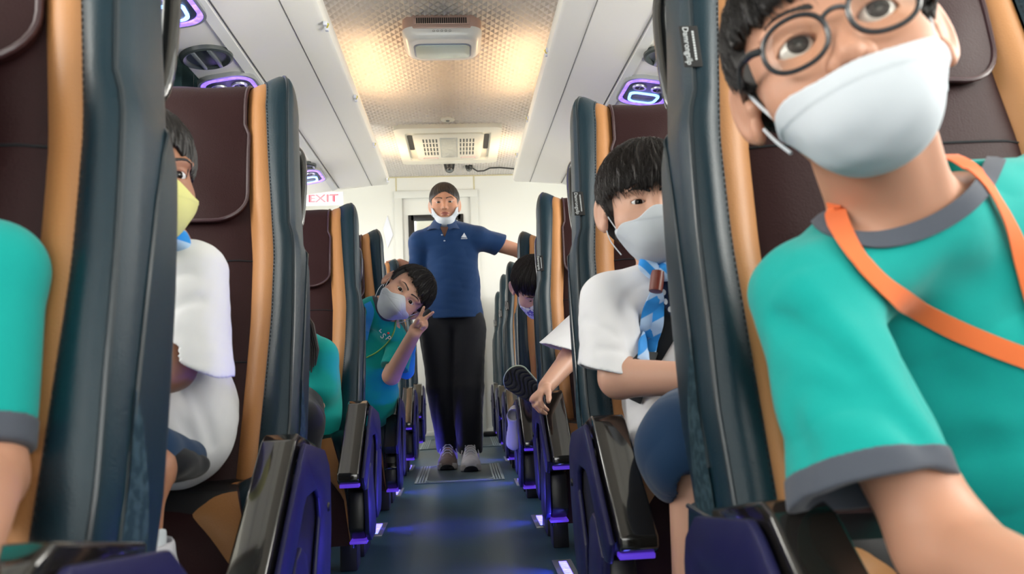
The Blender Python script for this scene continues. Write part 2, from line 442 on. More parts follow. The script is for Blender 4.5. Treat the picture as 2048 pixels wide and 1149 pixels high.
# ------------------------------------------------------------------ overhead racks
RP = [(.53, ZC-.001), (.475, 2.0), (.425, 1.86), (.403, 1.775), (.400, 1.750), (.404, 1.735), (.415, 1.724), (.500, 1.690),
      (.668, 1.6225), (.70, 1.610), (.865, 1.585), (.875, 1.595), (.88, 1.62), (.90, 1.88), (.95, 1.90), (XW-.001, 1.90), (XW-.001, ZC-.001)]
def rackx(z):  # underside
    return z
for sx in (-1, 1):
    side = 'left' if sx < 0 else 'right'
    root = thing('luggage_rack', 'long white overhead luggage rack with rounded lip along the %s side' % side, 'luggage rack', (0, 0, 0))
    mb = MB()
    prof = [(sx*x, z) for x, z in RP]
    y0, y1 = -1.75, 4.82
    rows = []
    for y, inset in ((y0, 0), (y1-.03, 0), (y1-.01, .004), (y1, .015)):
        cx_, cz_ = sx*.9, 1.9
        yo = lambda x: y - (.36*min(1, max(0, (abs(x)-.41)/.26)) if y > 0 else 0)
        rows.append([(x + (cx_-x)*inset, yo(x), z+(cz_-z)*inset) for x, z in prof])
    mb.grid(rows, 0, True, flip=(sx < 0))
    mb.add(rows[-1], [tuple(range(len(prof)))] if sx > 0 else [tuple(range(len(prof)))[::-1]])
    mb.build('housing', M['white'], root, recalc=True, sharp=30)
    # panel joints
    sm = MB()
    for x, z, wd in ((.500, 1.6897, .0022), (.668, 1.6222, .0045)):
        a, b = sorted((sx*(x-wd/2), sx*(x+wd/2)))
        sm.box((a, y0, z-.0016), (b, y1-.016-.36*min(1, (x-.41)/.26), z+.004))
    sm.build('panel_joint', M['seam'], root, smooth=False)
    st = MB()
    a, b = sorted((sx*.676, sx*.70))
    st.add([(sx*.676, y0, 1.6165), (sx*.676, y1-.375, 1.6165), (sx*.706, y1-.375, 1.6045), (sx*.706, y0, 1.6045),
            (sx*.676, y0, 1.63), (sx*.676, y1-.375, 1.63), (sx*.706, y1-.375, 1.63), (sx*.706, y0, 1.63)],
           [(0, 1, 2, 3), (7, 6, 5, 4), (0, 4, 5, 1), (1, 5, 6, 2), (2, 6, 7, 3), (3, 7, 4, 0)])
    st.build('edge_strip', M['white2'], root, recalc=True, smooth=False)
    # warm cove lamps on the inner flank shine onto the padded ceiling
    for yy, ln in ((3.75, .7), (5.3, .0)):
        if ln == 0: continue
        lm = MB().box((-.006, -ln/2, -.01), (.006, ln/2, .01), .003).build('cove_lamp', M['warm'], root, loc=(sx*.452, yy, 1.915))
    for yy, pw, ln in ((3.75, 4.2, .75), (5.15, 1.2, .3)):
        area('cove_light', (sx*.43, yy, 1.87), (-sx*.55, 0, 1), ln, .03, pw, (1.0, .65, .33), 2.8)
    # wire clips peeping over the lip
    for (u, v) in (((652, 52), (711, 196), (748, 290), (775, 360)) if sx < 0 else ((1094, 104), (1056, 238), (1034, 310))):
        p = W(u, v, 1.0); r = ray(u, v); tt = (sx*.400-CX)/r[0]; p = C0+tt*r
        c = thing('wire_clip', 'small white wire clip on the %s rack lip, %s' % (side,
                  {52: 'nearest the camera', 196: 'beside the lit ceiling patch', 290: 'level with the ceiling vent', 360: 'at the far end of the rack',
                   104: 'below the ceiling air purifier', 238: 'just before the ceiling vent', 310: 'beside the ceiling vent'}[v]), 'clip',
                  (sx*.400, p[1], p[2]), group='wire clips on the rack lips')
        MB().box((-.006, -.022, -.006), (.006, -.008, .008), .002).build('clip_end', M['paper'], c)
        MB().box((-.006, .010, -.010), (.006, .026, .004), .002).build('clip_end', M['paper'], c)
        MB().tube([(0, -.012, .0), (-sx*.008, 0, .006), (0, .014, -.002)], .003, 6).build('yellow_wire', M['yellow'], c)
        MB().tube([(0, -.008, .006), (-sx*.006, .004, .010), (0, .018, .004)], .0025, 6).build('green_wire', M['green'], c)

def under_z(x):
    return interp([(.40, 1.75), (.415, 1.724), (.5, 1.69), (.668, 1.6225), (.70, 1.61), (.865, 1.585)], abs(x))
# ------------------------------------------------------------------ speakers and reading consoles on the service panel
def speaker(sx, y, x, label):
    z = under_z(x)
    t = thing('ceiling_speaker', label, 'speaker', (sx*x, y, z), group='round speakers under the racks')
    t.rotation_euler = (0, sx*math.atan2(.025, .165), 0)
    MB().lathe([(.060, -.002), (.066, -.012), (.074, -.016), (.082, -.012), (.085, .0), (.060, .002)], 40).build('rim', M['grey'], t, recalc=True)
    MB().lathe([(.0001, .001), (.062, .001), (.062, -.006), (.0001, -.006)], 32).build('grille', M['midgrey'], t, recalc=True)
    for k in (-1, 1):
        MB().box((k*.026-.006, -.068, -.017), (k*.026+.006, .068, -.004), .002).build('bar', M['midgrey'], t)
    MB().box((-.022, -.058, -.010), (.022, .058, -.005), .002).build('mesh_panel', M['grey'], t)
speaker(-1, 2.46, .785, 'round dark grey ceiling speaker on the left service panel, the nearer one')
speaker(1, 2.50, .785, 'round dark grey ceiling speaker under the right rack, half behind the near seat')
speaker(-1, 3.86, .775, 'small dark ceiling speaker far down the left side beside the far lit console')
def rrect(w, h, r, n=6, skew=0):
    pts = []
    for cx_, cy_, a0 in ((w/2-r, h/2-r, 0), (-w/2+r, h/2-r, 90), (-w/2+r, -h/2+r, 180), (w/2-r, -h/2+r, 270)):
        for k in range(n+1):
            a = math.radians(a0+90*k/n); x, y = cx_+r*math.cos(a), cy_+r*math.sin(a)
            pts.append((x*(1+skew*y/h), y))
    return pts
def ring(mb, po, pi, z0, z1, mi=0):
    n = len(po)
    rows = [[(*p, z0) for p in po], [(*p, z1) for p in po], [(*p, z1) for p in pi], [(*p, z0) for p in pi], [(*p, z0) for p in po]]
    return mb.grid(rows, mi, True)
def console(sx, y, x, label):
    z = under_z(x)
    t = thing('reading_light_console', label, 'reading light', (sx*x, y, z), group='reading consoles under the racks')
    t.rotation_euler = (0, sx*math.atan2(.025, .165), 0)
    ring(MB(), rrect(.205, .285, .07), rrect(.178, .255, .06), .0, -.016).build('clear_rim', M['silver'], t, recalc=True)
    ring(MB(), rrect(.186, .262, .06), rrect(.160, .225, .05), -.002, -.0175).build('lit_rim', M['purpled'], t, recalc=True)
    MB().prism(rrect(.158, .22, .05), -.014, .0, 'z').build('body', M['grey'], t)
    for k in (-1, 1):
        v = MB().lathe([(.019, -.013), (.019, -.019), (.026, -.020), (.029, -.014), (.029, -.012)], 24, (k*.036, -.050, 0)).build('air_vent', M['silver'], t, recalc=True)
        MB().lathe([(.0001, -.0145), (.0195, -.0145), (.0195, -.013)], 20, (k*.036, -.050, 0)).build('vent_core', M['rubber'], v, recalc=True)
        MB().box((k*.036-.003, -.068, -.018), (k*.036+.003, -.032, -.0145), .001).build('vent_fin', M['grey'], v)
    ring(MB(), rrect(.118, .098, .028, skew=-.15), rrect(.098, .078, .022, skew=-.15), -.013, -.020).build('led_border', M['cyanled'], t, recalc=True).location = (0, .047, 0)
    MB().prism(rrect(.096, .076, .022, skew=-.15), -.0175, -.013, 'z', .001).build('lamp_plate', M['midgrey'], t).location = (0, .047, 0)
    MB().box((-.03, .0, -.0186), (.03, .010, -.017), .001).build('control_strip', M['cyanled'], t)
    l = bpy.data.lights.new('console_light', 'POINT'); l.energy = .25; l.color = (.35, .2, 1); l.shadow_soft_size = .06
    o = bpy.data.objects.new('console_light', l); o.location = (sx*x, y, z-.05); COL.objects.link(o)
console(-1, 2.08, .79, 'blue-lit reading light console on the left service panel, nearest at the top edge')
console(-1, 2.75, .785, 'violet-lit reading console behind the big maroon headrest on the left')
console(-1, 4.03, .785, 'small blue-lit reading console farthest down the left side')
console(1, 2.83, .79, 'violet-lit reading console with two round air vents under the right rack')

# ------------------------------------------------------------------ curtains
for sx, y0, y1, lab in ((-1, 2.15, 3.35, 'dark teal pleated window curtain gathered high on the left side'),
                        (1, 2.55, 3.6, 'dark teal pleated curtain at the right window behind the consoles')):
    xc = .955
    rows = []
    for i, z in enumerate(np.linspace(.92, 1.70, 8)):
        rows.append([(sx*(xc+.022*math.sin(k*1.25)+.006*math.sin(k*.7+z*3)), y0+(y1-y0)*k/219, z) for k in range(220)])
    mb = MB().grid(rows)
    rows2 = [[(x+sx*.003, y, z) for x, y, z in r] for r in rows]
    mb.grid(rows2, flip=True)
    t = thing('curtain', lab, 'curtain', (sx*xc, (y0+y1)/2, .92))
    o = mb.build('pleated_cloth', M['curtain'], t); o.location = (-sx*xc, -(y0+y1)/2, -.92)
    rl = MB().tube([(sx*xc, y0-.1, 1.712), (sx*xc, y1+.1, 1.712)], .010).build('rail', M['silver'], t); rl.location = o.location

# ------------------------------------------------------------------ air purifier on the ceiling
t = thing('air_purifier', 'white and rose-beige air purifier hanging from the padded ceiling', 'air purifier', (-.012, 3.2, ZC))
def dome(wt, wb, z0, z1, ya, yb, r0=.07, n=8):
    rows = []
    for k in range(n+1):
        a = k/n*math.pi/2
        s = wb + (wt-wb)*math.cos(a); zz = z0 + (z1-z0)*math.sin(a)
        inset = (wt-s)
        p = rrect(2*s, (yb-ya)-inset*.8, r0)
        rows.append([(x, y+(ya+yb)/2, zz) for x, y in p])
    return rows
rows = dome(.178, .172, 0, -.062, -.01, .34)
rows = [[(x, y, 0) for x, y, z in rows[0]]] + rows
mb = MB().grid(rows, 0, True); mb.add(rows[-1], [tuple(range(len(rows[-1])))])
mb.build('upper_housing', M['bronze'], t, recalc=True)
rows = dome(.180, .140, -.052, -.105, -.005, .26, .06)
mb = MB().grid(rows, 0, True); mb.add(rows[-1], [tuple(range(len(rows[-1])))])
mb.build('lower_shell', M['purwhite'], t, recalc=True)
MB().box((-.125, -.0145, -.047), (.125, .0, -.013), .004).build('vent_recess', M['bronze'], t)
v = MB()
for k in range(24):
    x = -.108+k*.216/23
    v.box((x-.003, -.0165, -.043), (x+.003, -.01, -.018))
v.build('vent_slots', M['rubber'], t, smooth=False)
MB().prism(rrect(.262, .158, .035), -.1075, -.10, 'z', .001).build('panel_border', M['bluegrey'], t).location = (0, .137, 0)
MB().prism(rrect(.246, .145, .03), -.111, -.10, 'z', .001).build('glass_panel', M['glasspanel'], t).location = (0, .139, 0)
ic = MB()
for k in range(5):
    ic.tube([(-.036+k*.018+.0045*math.cos(a*math.pi/5), .022+.0*a, -.0745+.0045*math.sin(a*math.pi/5)) for a in range(10)], .0008, 4, closed=True)
ic.tube([(.006*math.cos(a*math.pi/5), .036, -.0935+.005*math.sin(a*math.pi/5)) for a in range(10)], .0009, 4, closed=True)
o = ic.build('touch_icons', M['midgrey'], t); o.location = (0, -.029, .0)

# ------------------------------------------------------------------ air conditioning grille
t = thing('ceiling_air_vent', 'cream rectangular air return vent set into the ceiling near the rear', 'air vent', (-.012, 5.12, ZC))
ring(MB(), rrect(.70, .86, .05), rrect(.57, .66, .03), .0, -.032).build('frame', M['acwhite'], t, recalc=True)
MB().prism(rrect(.58, .68, .03), -.012, -.003, 'z').build('recess', M['acwhite'], t)
MB().prism(rrect(.46, .62, .04, skew=-.06), -.036, -.01, 'z', .004).build('centre_panel', M['acwhite'], t)
for k in (-1, 1):
    MB().prism(rrect(.035, .34, .014), -.0135, -.01, 'z').build('side_slot', M['rubber'], t).location = (k*.258, -.06, 0)
    sl = MB()
    for i in range(5):
        for j in range(4):
            x = k*.125 + (i-2)*.022; y = -.17+j*.10
            sl.box((x-.005, y-.036, -.0372), (x+.005, y+.036, -.033))
    sl.build('slots', M['grey'], t, smooth=False)
    MB().prism(rrect(.105, .03, .006), -.0375, -.036, 'z').build('pink_notice', M['pinktext'], t).location = (k*.135, .252, 0)
    MB().prism(rrect(.098, .022, .004), -.0380, -.036, 'z').build('notice_face', M['acwhite'], t).location = (k*.135, .252, 0)
MB().prism(rrect(.118, .46, .006), -.0385, -.03, 'z', .001).build('lamp_cover', M['silver'], t)
MB().prism(rrect(.106, .44, .006), -.0395, -.03, 'z', .001).build('wrinkled_film', mat('clouded_film', (.52, .53, .50), .25, bump=.9, bscale=30, bdist=.01), t)
t = thing('ceiling_downlight', 'small round white ceiling fitting just in front of the air vent', 'downlight', (-.01, 4.60, ZC-.006))
MB().lathe([(.0001, -.008), (.018, -.009), (.022, -.004), (.034, -.007), (.044, -.004), (.046, .004)], 28).build('ring', M['acwhite'], t, recalc=True)
MB().lathe([(.0001, -.014), (.010, -.013), (.014, -.008)], 20).build('core', M['midgrey'], t, recalc=True)

# ------------------------------------------------------------------ cameras
def cctv(name, label, u, v, y, r, tilt):
    p = W(u, v, y)
    t = thing(name, label, 'camera', (p[0], y, ZC-.012))
    h = ZC-.012-p[2]
    MB().lathe([(.0001, .012), (r*1.25, .012), (r*1.25, 0), (r*1.15, -.012), (r, -h)], 28).build('base', M['black'], t, recalc=True)
    MB().lathe([(r*math.cos(a)+1e-4, -h-r*math.sin(a)*.9) for a in np.linspace(0, math.pi/2, 9)], 28).build('ball', M['gloss'], t, recalc=True)
    mt = Matrix.Translation((0, -r*.80, -h-r*.35)) @ Matrix.Rotation(math.radians(62), 4, 'X')
    o = MB().lathe([(.0001, .002), (r*.5, .002), (r*.56, .006), (r*.62, 0), (r*.62, -.008)], 24).build('lens_ring', M['midgrey'], t, recalc=True); o.matrix_local = mt
    o = MB().lathe([(.0001, .007), (r*.18, .006), (r*.24, .002)], 16).build('lens', M['gloss'], t, recalc=True); o.matrix_local = mt
    return t
cctv('dome_camera', 'black dome security camera under the rear ceiling, the larger one', 899, 338, 5.62, .036, 0)
cctv('dome_camera', 'small black security camera with a cable running off to the right', 938, 338, 5.72, .024, 0)
pts = [W(u, v, 5.74) for u, v in ((944, 336), (955, 341), (968, 340), (980, 336), (1000, 337), (1030, 340))]
pts = [(p[0], 5.74+.03*math.sin(i), min(p[2], ZC-.012)) for i, p in enumerate(pts)] + [(.56, 5.76, ZC-.03)]
MB().tube(pts, .006, 8).build('camera_cable', M['rubber'], None, 'black cable running right from the small security camera to the rack', 'cable')
# exit sign
t = thing('exit_sign', 'white sign plate with outlined red EXIT lettering behind the left rack', 'sign', tuple(W(640, 398, 4.88)))
MB().box((-.15, 0, -.045), (.15, .006, .045), .003).build('plate', M['paper'], t)
MB().box((-.01, .002, .04), (.01, .006, .39), .001).build('hanger', M['silver'], t)
v, f = text_mesh('EXIT', .072)
MB().add(xf(v, Matrix.Translation((.02, -.001, 0)) @ Matrix.Rotation(math.pi/2, 4, 'X') @ Matrix.Scale(1.35, 4, (1, 0, 0))), f).build('lettering', M['redtext'], t, smooth=False)
v, f = text_mesh('EXIT', .064)
MB().add(xf(v, Matrix.Translation((.02, -.0022, .0)) @ Matrix.Rotation(math.pi/2, 4, 'X') @ Matrix.Scale(1.36, 4, (1, 0, 0))), f).build('lettering_core', M['pinktext'], t, smooth=False)
# paper sheet on the rear wall
P = [W(u, v, YR-.006) for u, v in ((775, 431), (786, 470), (775, 497), (766, 458))]
mb = MB(); a = [tuple(p) for p in P]; b = [(p[0], p[1]+.002, p[2]) for p in P]
mb.add(a+b, [(0, 3, 2, 1), (4, 5, 6, 7), (0, 1, 5, 4), (1, 2, 6, 5), (2, 3, 7, 6), (3, 0, 4, 7)])
mb.build('paper_sheet', M['paper'], None, 'small white sheet of paper stuck askew on the rear wall left of the door', 'paper', smooth=False, recalc=True)
# black foot bracket at the rear
t = thing('floor_bracket', 'black bracket with a round knob on the floor at the rear right', 'bracket', (.27, 5.75, 0))
MB().box((-.10, -.03, 0), (.12, .05, .035), .008).build('plate', M['black'], t)
MB().tube([(0, 0, .03), (.03, -.02, .09), (.08, -.03, .12)], .018, 12).build('arm', M['black'], t)
MB().lathe([(.0001, -.02), (.022, -.018), (.03, 0), (.022, .018), (.0001, .02)], 16, (.095, -.03, .13)).build('knob', M['gloss'], t, recalc=True)

# ------------------------------------------------------------------ floor hatches and aisle lights
def hatch(x0, x1, y0, y1, label):
    cx_, cy_ = (x0+x1)/2, (y0+y1)/2; w_, h_ = x1-x0, y1-y0
    t = thing('floor_hatch', label, 'floor hatch', (cx_, cy_, 0))
    MB().prism(rrect(w_, h_, .012), .0, .003, 'z', .001).build('border', M['hatch'], t)
    r = MB()
    for k in range(4):
        e = .006+k*.013
        for s in (-1, 1):
            a, b = sorted((s*(w_/2-e), s*(w_/2-e-.007)))
            r.box((a, -h_/2+.012, .002), (b, h_/2-.012, .0055), .001)
    ring(r, rrect(w_-.002, h_-.002, .012), rrect(w_-.014, h_-.014, .01), .0, .0048)
    ring(r, rrect(w_-.10, h_-.05, .05), rrect(w_-.108, h_-.058, .046), .0, .006)
    r.build('ribbing', M['hatchtrim'], t, recalc=True)
    MB().prism(rrect(w_-.112, h_-.062, .045), .0, .0042, 'z', .0005).build('panel', M['hatch'], t)
hatch(-.213, .209, 3.575, 4.158, 'grey rubber floor hatch with ribbed borders under the standing person')
hatch(-.27, .27, 5.02, 5.66, 'grey floor hatch farther back behind the standing person')
def floorlight(x, y, label):
    t = thing('aisle_floor_light', label, 'floor light', (x, y, 0), group='blue floor light strips along the aisle')
    MB().box((-.026, -.10, 0), (.026, .10, .004), .001).build('plate', M['silver'], t)
    MB().box((-.010, -.075, .003), (.010, .075, .0055), .001).build('led_strip', M['blueled'], t)
    dv = MB()
    for k in range(17): dv.box((-.0105, -.072+k*.009-.001, .005), (.0105, -.072+k*.009+.001, .0064))
    dv.build('led_ridges', M['purpled'], t, smooth=False)
    l = bpy.data.lights.new('aisle_light', 'AREA'); l.shape = 'RECTANGLE'; l.size = .03; l.size_y = .16; l.energy = 2.0; l.color = (.10, .08, 1); l.spread = 1.9
    o = bpy.data.objects.new('aisle_light', l); o.location = (x, y, .012); o.rotation_euler = Vector((-math.copysign(.95, x), -.1, .36)).to_track_quat('-Z', 'Y').to_euler(); COL.objects.link(o)
for y, s in ((1.15, 'hidden beside the nearest left armrest'), (1.86, 'left side, beside the second armrest'), (2.62, 'left side, nearest of the left ones in view'), (3.37, 'left side, second of the left ones in view'), (4.16, 'left side, farthest of the left ones in view')):
    if y > 2: floorlight(-.277, y, 'glowing blue aisle floor light strip, '+s)
for y, s in ((1.20, 'unseen, added beside the nearest right armrest'), (1.99, 'right side, at the bottom edge of the photo'), (2.61, 'right side, nearest one fully in view'), (3.48, 'right side, second one fully in view'), (4.34, 'right side, farthest one near the shoes')):  # nearest strip is unseen, added to throw blue onto the armrest plates
    floorlight(.277, y, 'glowing blue aisle floor light strip, '+s)
# ================================================================== SEATS (built once per side, then copied)
T_OUT = [(-.08, .272), (.0, .275), (.20, .269), (.30, .264), (.352, .260), (.368, .251), (.49, .241), (.62, .233), (.70, .227), (.75, .222)]
T_WT = [(-.08, .219), (.19, .222), (.32, .218), (.53, .194), (.73, .174)]
T_TM = [(-.08, .182), (.19, .180), (.32, .174), (.50, .153), (.73, .138)]
T_WY = [(-.08, -.034), (.1, -.042), (.3, -.042), (.5, -.034), (.68, -.026), (.75, -.022)]
Z1, ZT = .650, .714
def row_params():
    r = [(z, 1.0, z) for z in np.linspace(-.14, Z1, 36)]
    for a in np.linspace(0, 90, 13)[1:]:
        a = math.radians(a)
        r.append((Z1, max(math.cos(a), .0), a))
    return r
def half_section(z):
    xo, xw, xm, wy = interp(T_OUT, z), interp(T_WT, z), interp(T_TM, z), interp(T_WY, z)
    th = interp([(-.08, .115), (.35, .108), (.37, .098), (.70, .082)], z)
    curve = .012*math.sin((z+.08)/.8*math.pi*1.3)
    P = {}
    P['panel'] = [(xm*k/8, -.010*(1-(k/8)**4) + .004*(k == 8)) for k in range(9)]
    P['stripe'] = [(xm+(xw-xm)*k/6, .004+(wy*.55)*(k/6) - .010*math.sin(k/6*math.pi)) for k in range(7)]
    x5 = xo-.006
    P['wing'] = []
    for k in range(11):
        q = k/10
        x = xw+(x5-xw)*q
        y = wy*.55*(1-q) + (wy*.55)*q + (wy*.50)*math.sin(min(q*1.15, 1)*math.pi*.56) - (-.000) + .012*q*q
        P['wing'].append((x, y))
    y5 = P['wing'][-1][1]
    P['shell'] = [(x5, y5)]
    for k in range(1, 9):
        q = k/8
        P['shell'].append((xo+.004*math.sin(q*math.pi), y5+(th*.78-y5)*q))
    for k in range(1, 6):
        a = k/5*math.pi/2
        P['shell'].append((xo-.035+.035*math.cos(a), th*.78+th*.22*math.sin(a)))
    for k in range(1, 7):
        P['shell'].append(((xo-.035)*(1-k/6), th+.006*math.sin(k/6*math.pi/2)))
    return {k: [(x, y+curve) for x, y in v] for k, v in P.items()}
def section_rows(key, lo=None, off=0):
    rows = []
    for z, g, a in row_params():
        S = half_section(z)[key]
        if g >= 1.0 and z <= Z1 and a == z:
            rows.append([(x, y+off, z) for x, y in S])
        else:
            row = []
            for x, y in S:
                wing = .040*min(1, max(0, (abs(x)-.125)/.09))**1.2
                zt = Z1+(ZT+wing-Z1)*math.sin(a)
                row.append((x*(.86+.14*g), .032+(y+off-.032)*g, zt))
            rows.append(row)
    return rows
def mir(rows, s): return [[(s*x, y, z) for x, y, z in r] for r in rows]

PLATE = [(-.288, .300), (-.122, .447), (-.105, .456), (.045, .430), (.082, .402), (.092, .375), (.092, .30), (.066, .185), (.04, .165), (-.03, .158), (-.048, .185),
         (-.050, .245), (-.004, .330), (-.012, .362), (-.035, .378), (-.105, .378), (-.125, .366), (-.238, .264), (-.268, .268)]
def make_seat(sx):
    """sx=+1: aisle on the +x side (left-hand seats); local y=0 is the backrest hinge, the seat faces -y"""
    mx = sx < 0
    root = thing('passenger_seat', '', 'seat')
    H = .45
    # --- backrest
    rows = section_rows('shell')
    full = [r + [(-x, y, z) for x, y, z in r[::-1][1:]] for r in rows]
    back = MB().grid(full, flip=True).build('backrest', M['leather'], root, mx=mx, recalc=True, sharp=60)
    back.location = (0, 0, H)
    for s in (1, -1):
        MB().grid(mir(section_rows('wing'), s), flip=(s > 0)).build('side_bolster', M['leather'], back, mx=mx, recalc=False)
        MB().grid(mir(section_rows('stripe'), s), flip=(s > 0)).build('accent_stripe', M['tan'], back, mx=mx)
        # piping between wing and shell
        rr = section_rows('wing')
        pts = [(s*r[-1][0], r[-1][1], r[-1][2]) for r in rr[:-2]]
        MB().tube(pts, .0032, 7).build('piping', M['piping'], back, mx=mx)
        # dashed seam beside the stripe
        st = MB(); wr = section_rows('wing', off=-.0012)
        pp = [np.array((s*(r[1][0]*.6+r[0][0]*.4), r[1][1]*.6+r[0][1]*.4, r[1][2])) for r in wr[:-3]]
        for a, b in zip(pp[:-1], pp[1:]):
            n = max(1, int(np.linalg.norm(b-a)/.0075))
            for k in range(n):
                p, q = a+(b-a)*(k+.15)/n, a+(b-a)*(k+.72)/n
                st.tube([p, q], .0007, 4)
        st.build('stitching', M['stitch'], back, mx=mx)
        # curved seam on the flank, where the lower cover starts
        def flank(z, q):
            S = half_section(z)['shell']; i = min(int(q*8), 7); fr = q*8-i
            x = S[i][0]*(1-fr)+S[i+1][0]*fr; y = S[i][1]*(1-fr)+S[i+1][1]*fr
            return (s*(x+.0006), y, z)
        sp = [flank(.372, 1.0), flank(.368, .85), flank(.352, .7), flank(.325, .58), flank(.27, .46), flank(.18, .36), flank(.08, .30), flank(-.06, .27)]
        MB().tube(sp, .0028, 6).build('flank_seam', M['piping'], back, mx=mx)
        # felt gusset
        tri = []
        for z in np.linspace(-.135, .085, 9):
            q0 = .26; q1 = .26+.70*max(0, 1-(z+.135)/.22)**.8
            tri.append([tuple(np.array(flank(z, q0+(q1-q0)*k/6))+np.array((s*.002, 0, 0))) for k in range(7)])
        MB().grid(tri, flip=(s < 0)).build('felt_gusset', M['felt'], back, mx=mx)
    pr = section_rows('panel')
    full = [[(-x, y, z) for x, y, z in r[::-1]] + r[1:] for r in pr]
    MB().grid(full, flip=False).build('centre_panel', M['maroon'], back, mx=mx)
    # horizontal seams across the centre panel
    for z in (.318, .12):
        S = half_section(z)['panel']
        pts = [(-x, y-.0004, z-.006*(1-(x/S[-1][0])**2)) for x, y in S[::-1]] + [(x, y-.0004, z-.006*(1-(x/S[-1][0])**2)) for x, y in S[1:]]
        MB().tube(pts, .0016, 5).build('panel_seam', M['stitch'], back, mx=mx)
    # headrest cover: hangs over the top down the front
    def cover_rows(off, zb=.392, nu=25):
        rows = []
        hw0 = .150; rc = .060
        zs = [zb + rc*(1-math.cos(a)) for a in np.linspace(0, math.pi/2, 9)]
        us = [rc*(1-math.sin(a)) for a in np.linspace(0, math.pi/2, 9)]
        lev = list(zip(zs, us)) + [(z, 0) for z in np.linspace(zb+rc, Z1, 10)[1:]]
        for z, ins in lev:
            hw = hw0 + .012*(1-(z-zb)/(Z1-zb)) - ins - .008*(z > .6)
            S = half_section(z)['panel']
            row = []
            for k in range(nu):
                x = hw*(2*k/(nu-1)-1)
                y = -.010*(1-min(1, abs(x)/S[-1][0])**4)
                c = S[0][1]+.010
                wv = .0022*math.sin(x*38+z*25)*math.cos(z*21)
                row.append((x, c+y-off+wv*(off > .003), z))
            rows.append(row)
        for a in np.linspace(0, math.pi, 15)[1:]:
            row = []
            for k in range(nu):
                x = (hw0-.008)*(2*k/(nu-1)-1)
                yc = .036; yf = rows[len(lev)-1][k][1]
                ry = yc-yf; rz = ZT-Z1+off
                yy = yc - ry*math.cos(a)
                if a > math.pi/2: yy = yc + (.084+off*.5-yc)*(-math.cos(a))
                zz = Z1+rz*math.sin(a) + .003*math.sin(x*45+2)*math.sin(a)
                row.append((x*(1-.03*math.sin(a)), yy, zz))
            rows.append(row)
        last = rows[-1]
        for z in (.62, .58): rows.append([(p[0], p[1]+.002, z) for p in last])
        return rows
    cr_ = cover_rows(.013); ci = cover_rows(.002)
    mb = MB().grid(cr_)
    n = len(cr_); nu = len(cr_[0])
    # close the rim between outer and inner layer
    for side in (0, nu-1):
        mb.grid([[r[side] for r in cr_], [r[side] for r in ci]])
    mb.grid([cr_[0], ci[0]])
    hc = mb.build('headrest_cover', M['maroon'], back, mx=mx, recalc=True)
    edge = [r[0] for r in cr_[::-1][6:]] + cr_[0][1:-1] + [r[-1] for r in cr_[:-6]]
    MB().tube(edge, .0036, 7).build('cover_piping', M['mpiping'], back, mx=mx)
    # grab handle at the upper rear corner, aisle side
    xo = interp(T_OUT, .60)
    hp = [(xo-.040, .085, .435), (xo-.016, .112, .428), (xo-.006, .120, .45), (xo-.003, .120, .52), (xo-.006, .116, .60), (xo-.016, .104, .625), (xo-.040, .08, .622)]
    MB().tube(smooth_pts(hp, 4), .0105, 10).build('grab_handle', M['gloss'], back, mx=mx)
    # woven brand tag sewn into the aisle-side seam
    if mx:
        S = half_section(.455)['wing'][-1]; x0 = S[0]; yb = S[1]-.004
        tg = MB()
        tg.box((x0-.006, yb-.0015, .408), (x0+.017, yb, .466), .0005)
        v, f = text_mesh('Damrongsilp', .0105)
        tg.add(xf(v, frame((0, 0, -1), (-1, 0, 0), (0, -1, 0), (x0+.0100, yb-.0019, .437))), [q[::-1] for q in f], 1)
        bb = MB()
        for k in range(11): bb.box((-.021+k*.0038, -.0012, 0), (-.0182+k*.0038, .0012, .0003))
        v, f = bb.v, bb.f
        tg.add(xf(v, frame((0, 0, -1), (-1, 0, 0), (0, -1, 0), (x0+.0012, yb-.0019, .437))), [q[::-1] for q in f], 1)
        tg.build('brand_tag', [M['black'], M['textw']], back, mx=mx, smooth=False)
    # --- cushion
    path = [(.07, .395), (.0, .395), (-.05, .398), (-.088, .398), (-.118, .386), (-.136, .352), (-.146, .30), (-.144, .24), (-.140, .18), (-.14, .14)]
    path = [tuple(p) for p in smooth_pts([(0, *p) for p in path], 4)]
    path = [(p[1], p[2]) for p in path]
    L = len(path)
    def csec(i):
        p = i/(L-1)
        xm = interp([(0, .150), (.35, .132), (.48, .150), (.62, .20), (.74, .245), (1, .262)], p)
        xw = interp([(0, .205), (.35, .205), (.48, .225), (.62, .245), (.74, .257), (1, .266)], p)
        xo = interp([(0, .280), (1, .276)], p)
        y, z = path[i]
        j = min(i+1, L-1); k = max(i-1, 0)
        tx, tz = path[j][0]-path[k][0], path[j][1]-path[k][1]; n = math.hypot(tx, tz)
        nx, nz = -(-tz)/n*-1, tx/n*-1   # outward normal
        nx, nz = (tz/n, -tx/n)
        def pt(x, up): return (x, y+nx*up, z+nz*up)
        rise = .022
        A = [pt(xm*q/8, .008*(1-(q/8)**3)) for q in range(9)]
        B = [pt(xm+(xw-xm)*q/6, .0+rise*(q/6)+.006*math.sin(q/6*math.pi)) for q in range(7)]
        Cc = [pt(xw+(xo-xw)*q/8, rise+.012*math.sin(q/8*math.pi)) for q in range(9)]
        return A, B, Cc, [pt(xo, rise), pt(xo+.002, rise-.03), pt(xo-.004, rise-.07)]
    secs = [csec(i) for i in range(L)]
    A = [[(-x, y, z) for x, y, z in s[0][::-1]] + s[0][1:] for s in secs]
    cushion = MB().grid(A).build('cushion', M['maroon'], root, mx=mx)
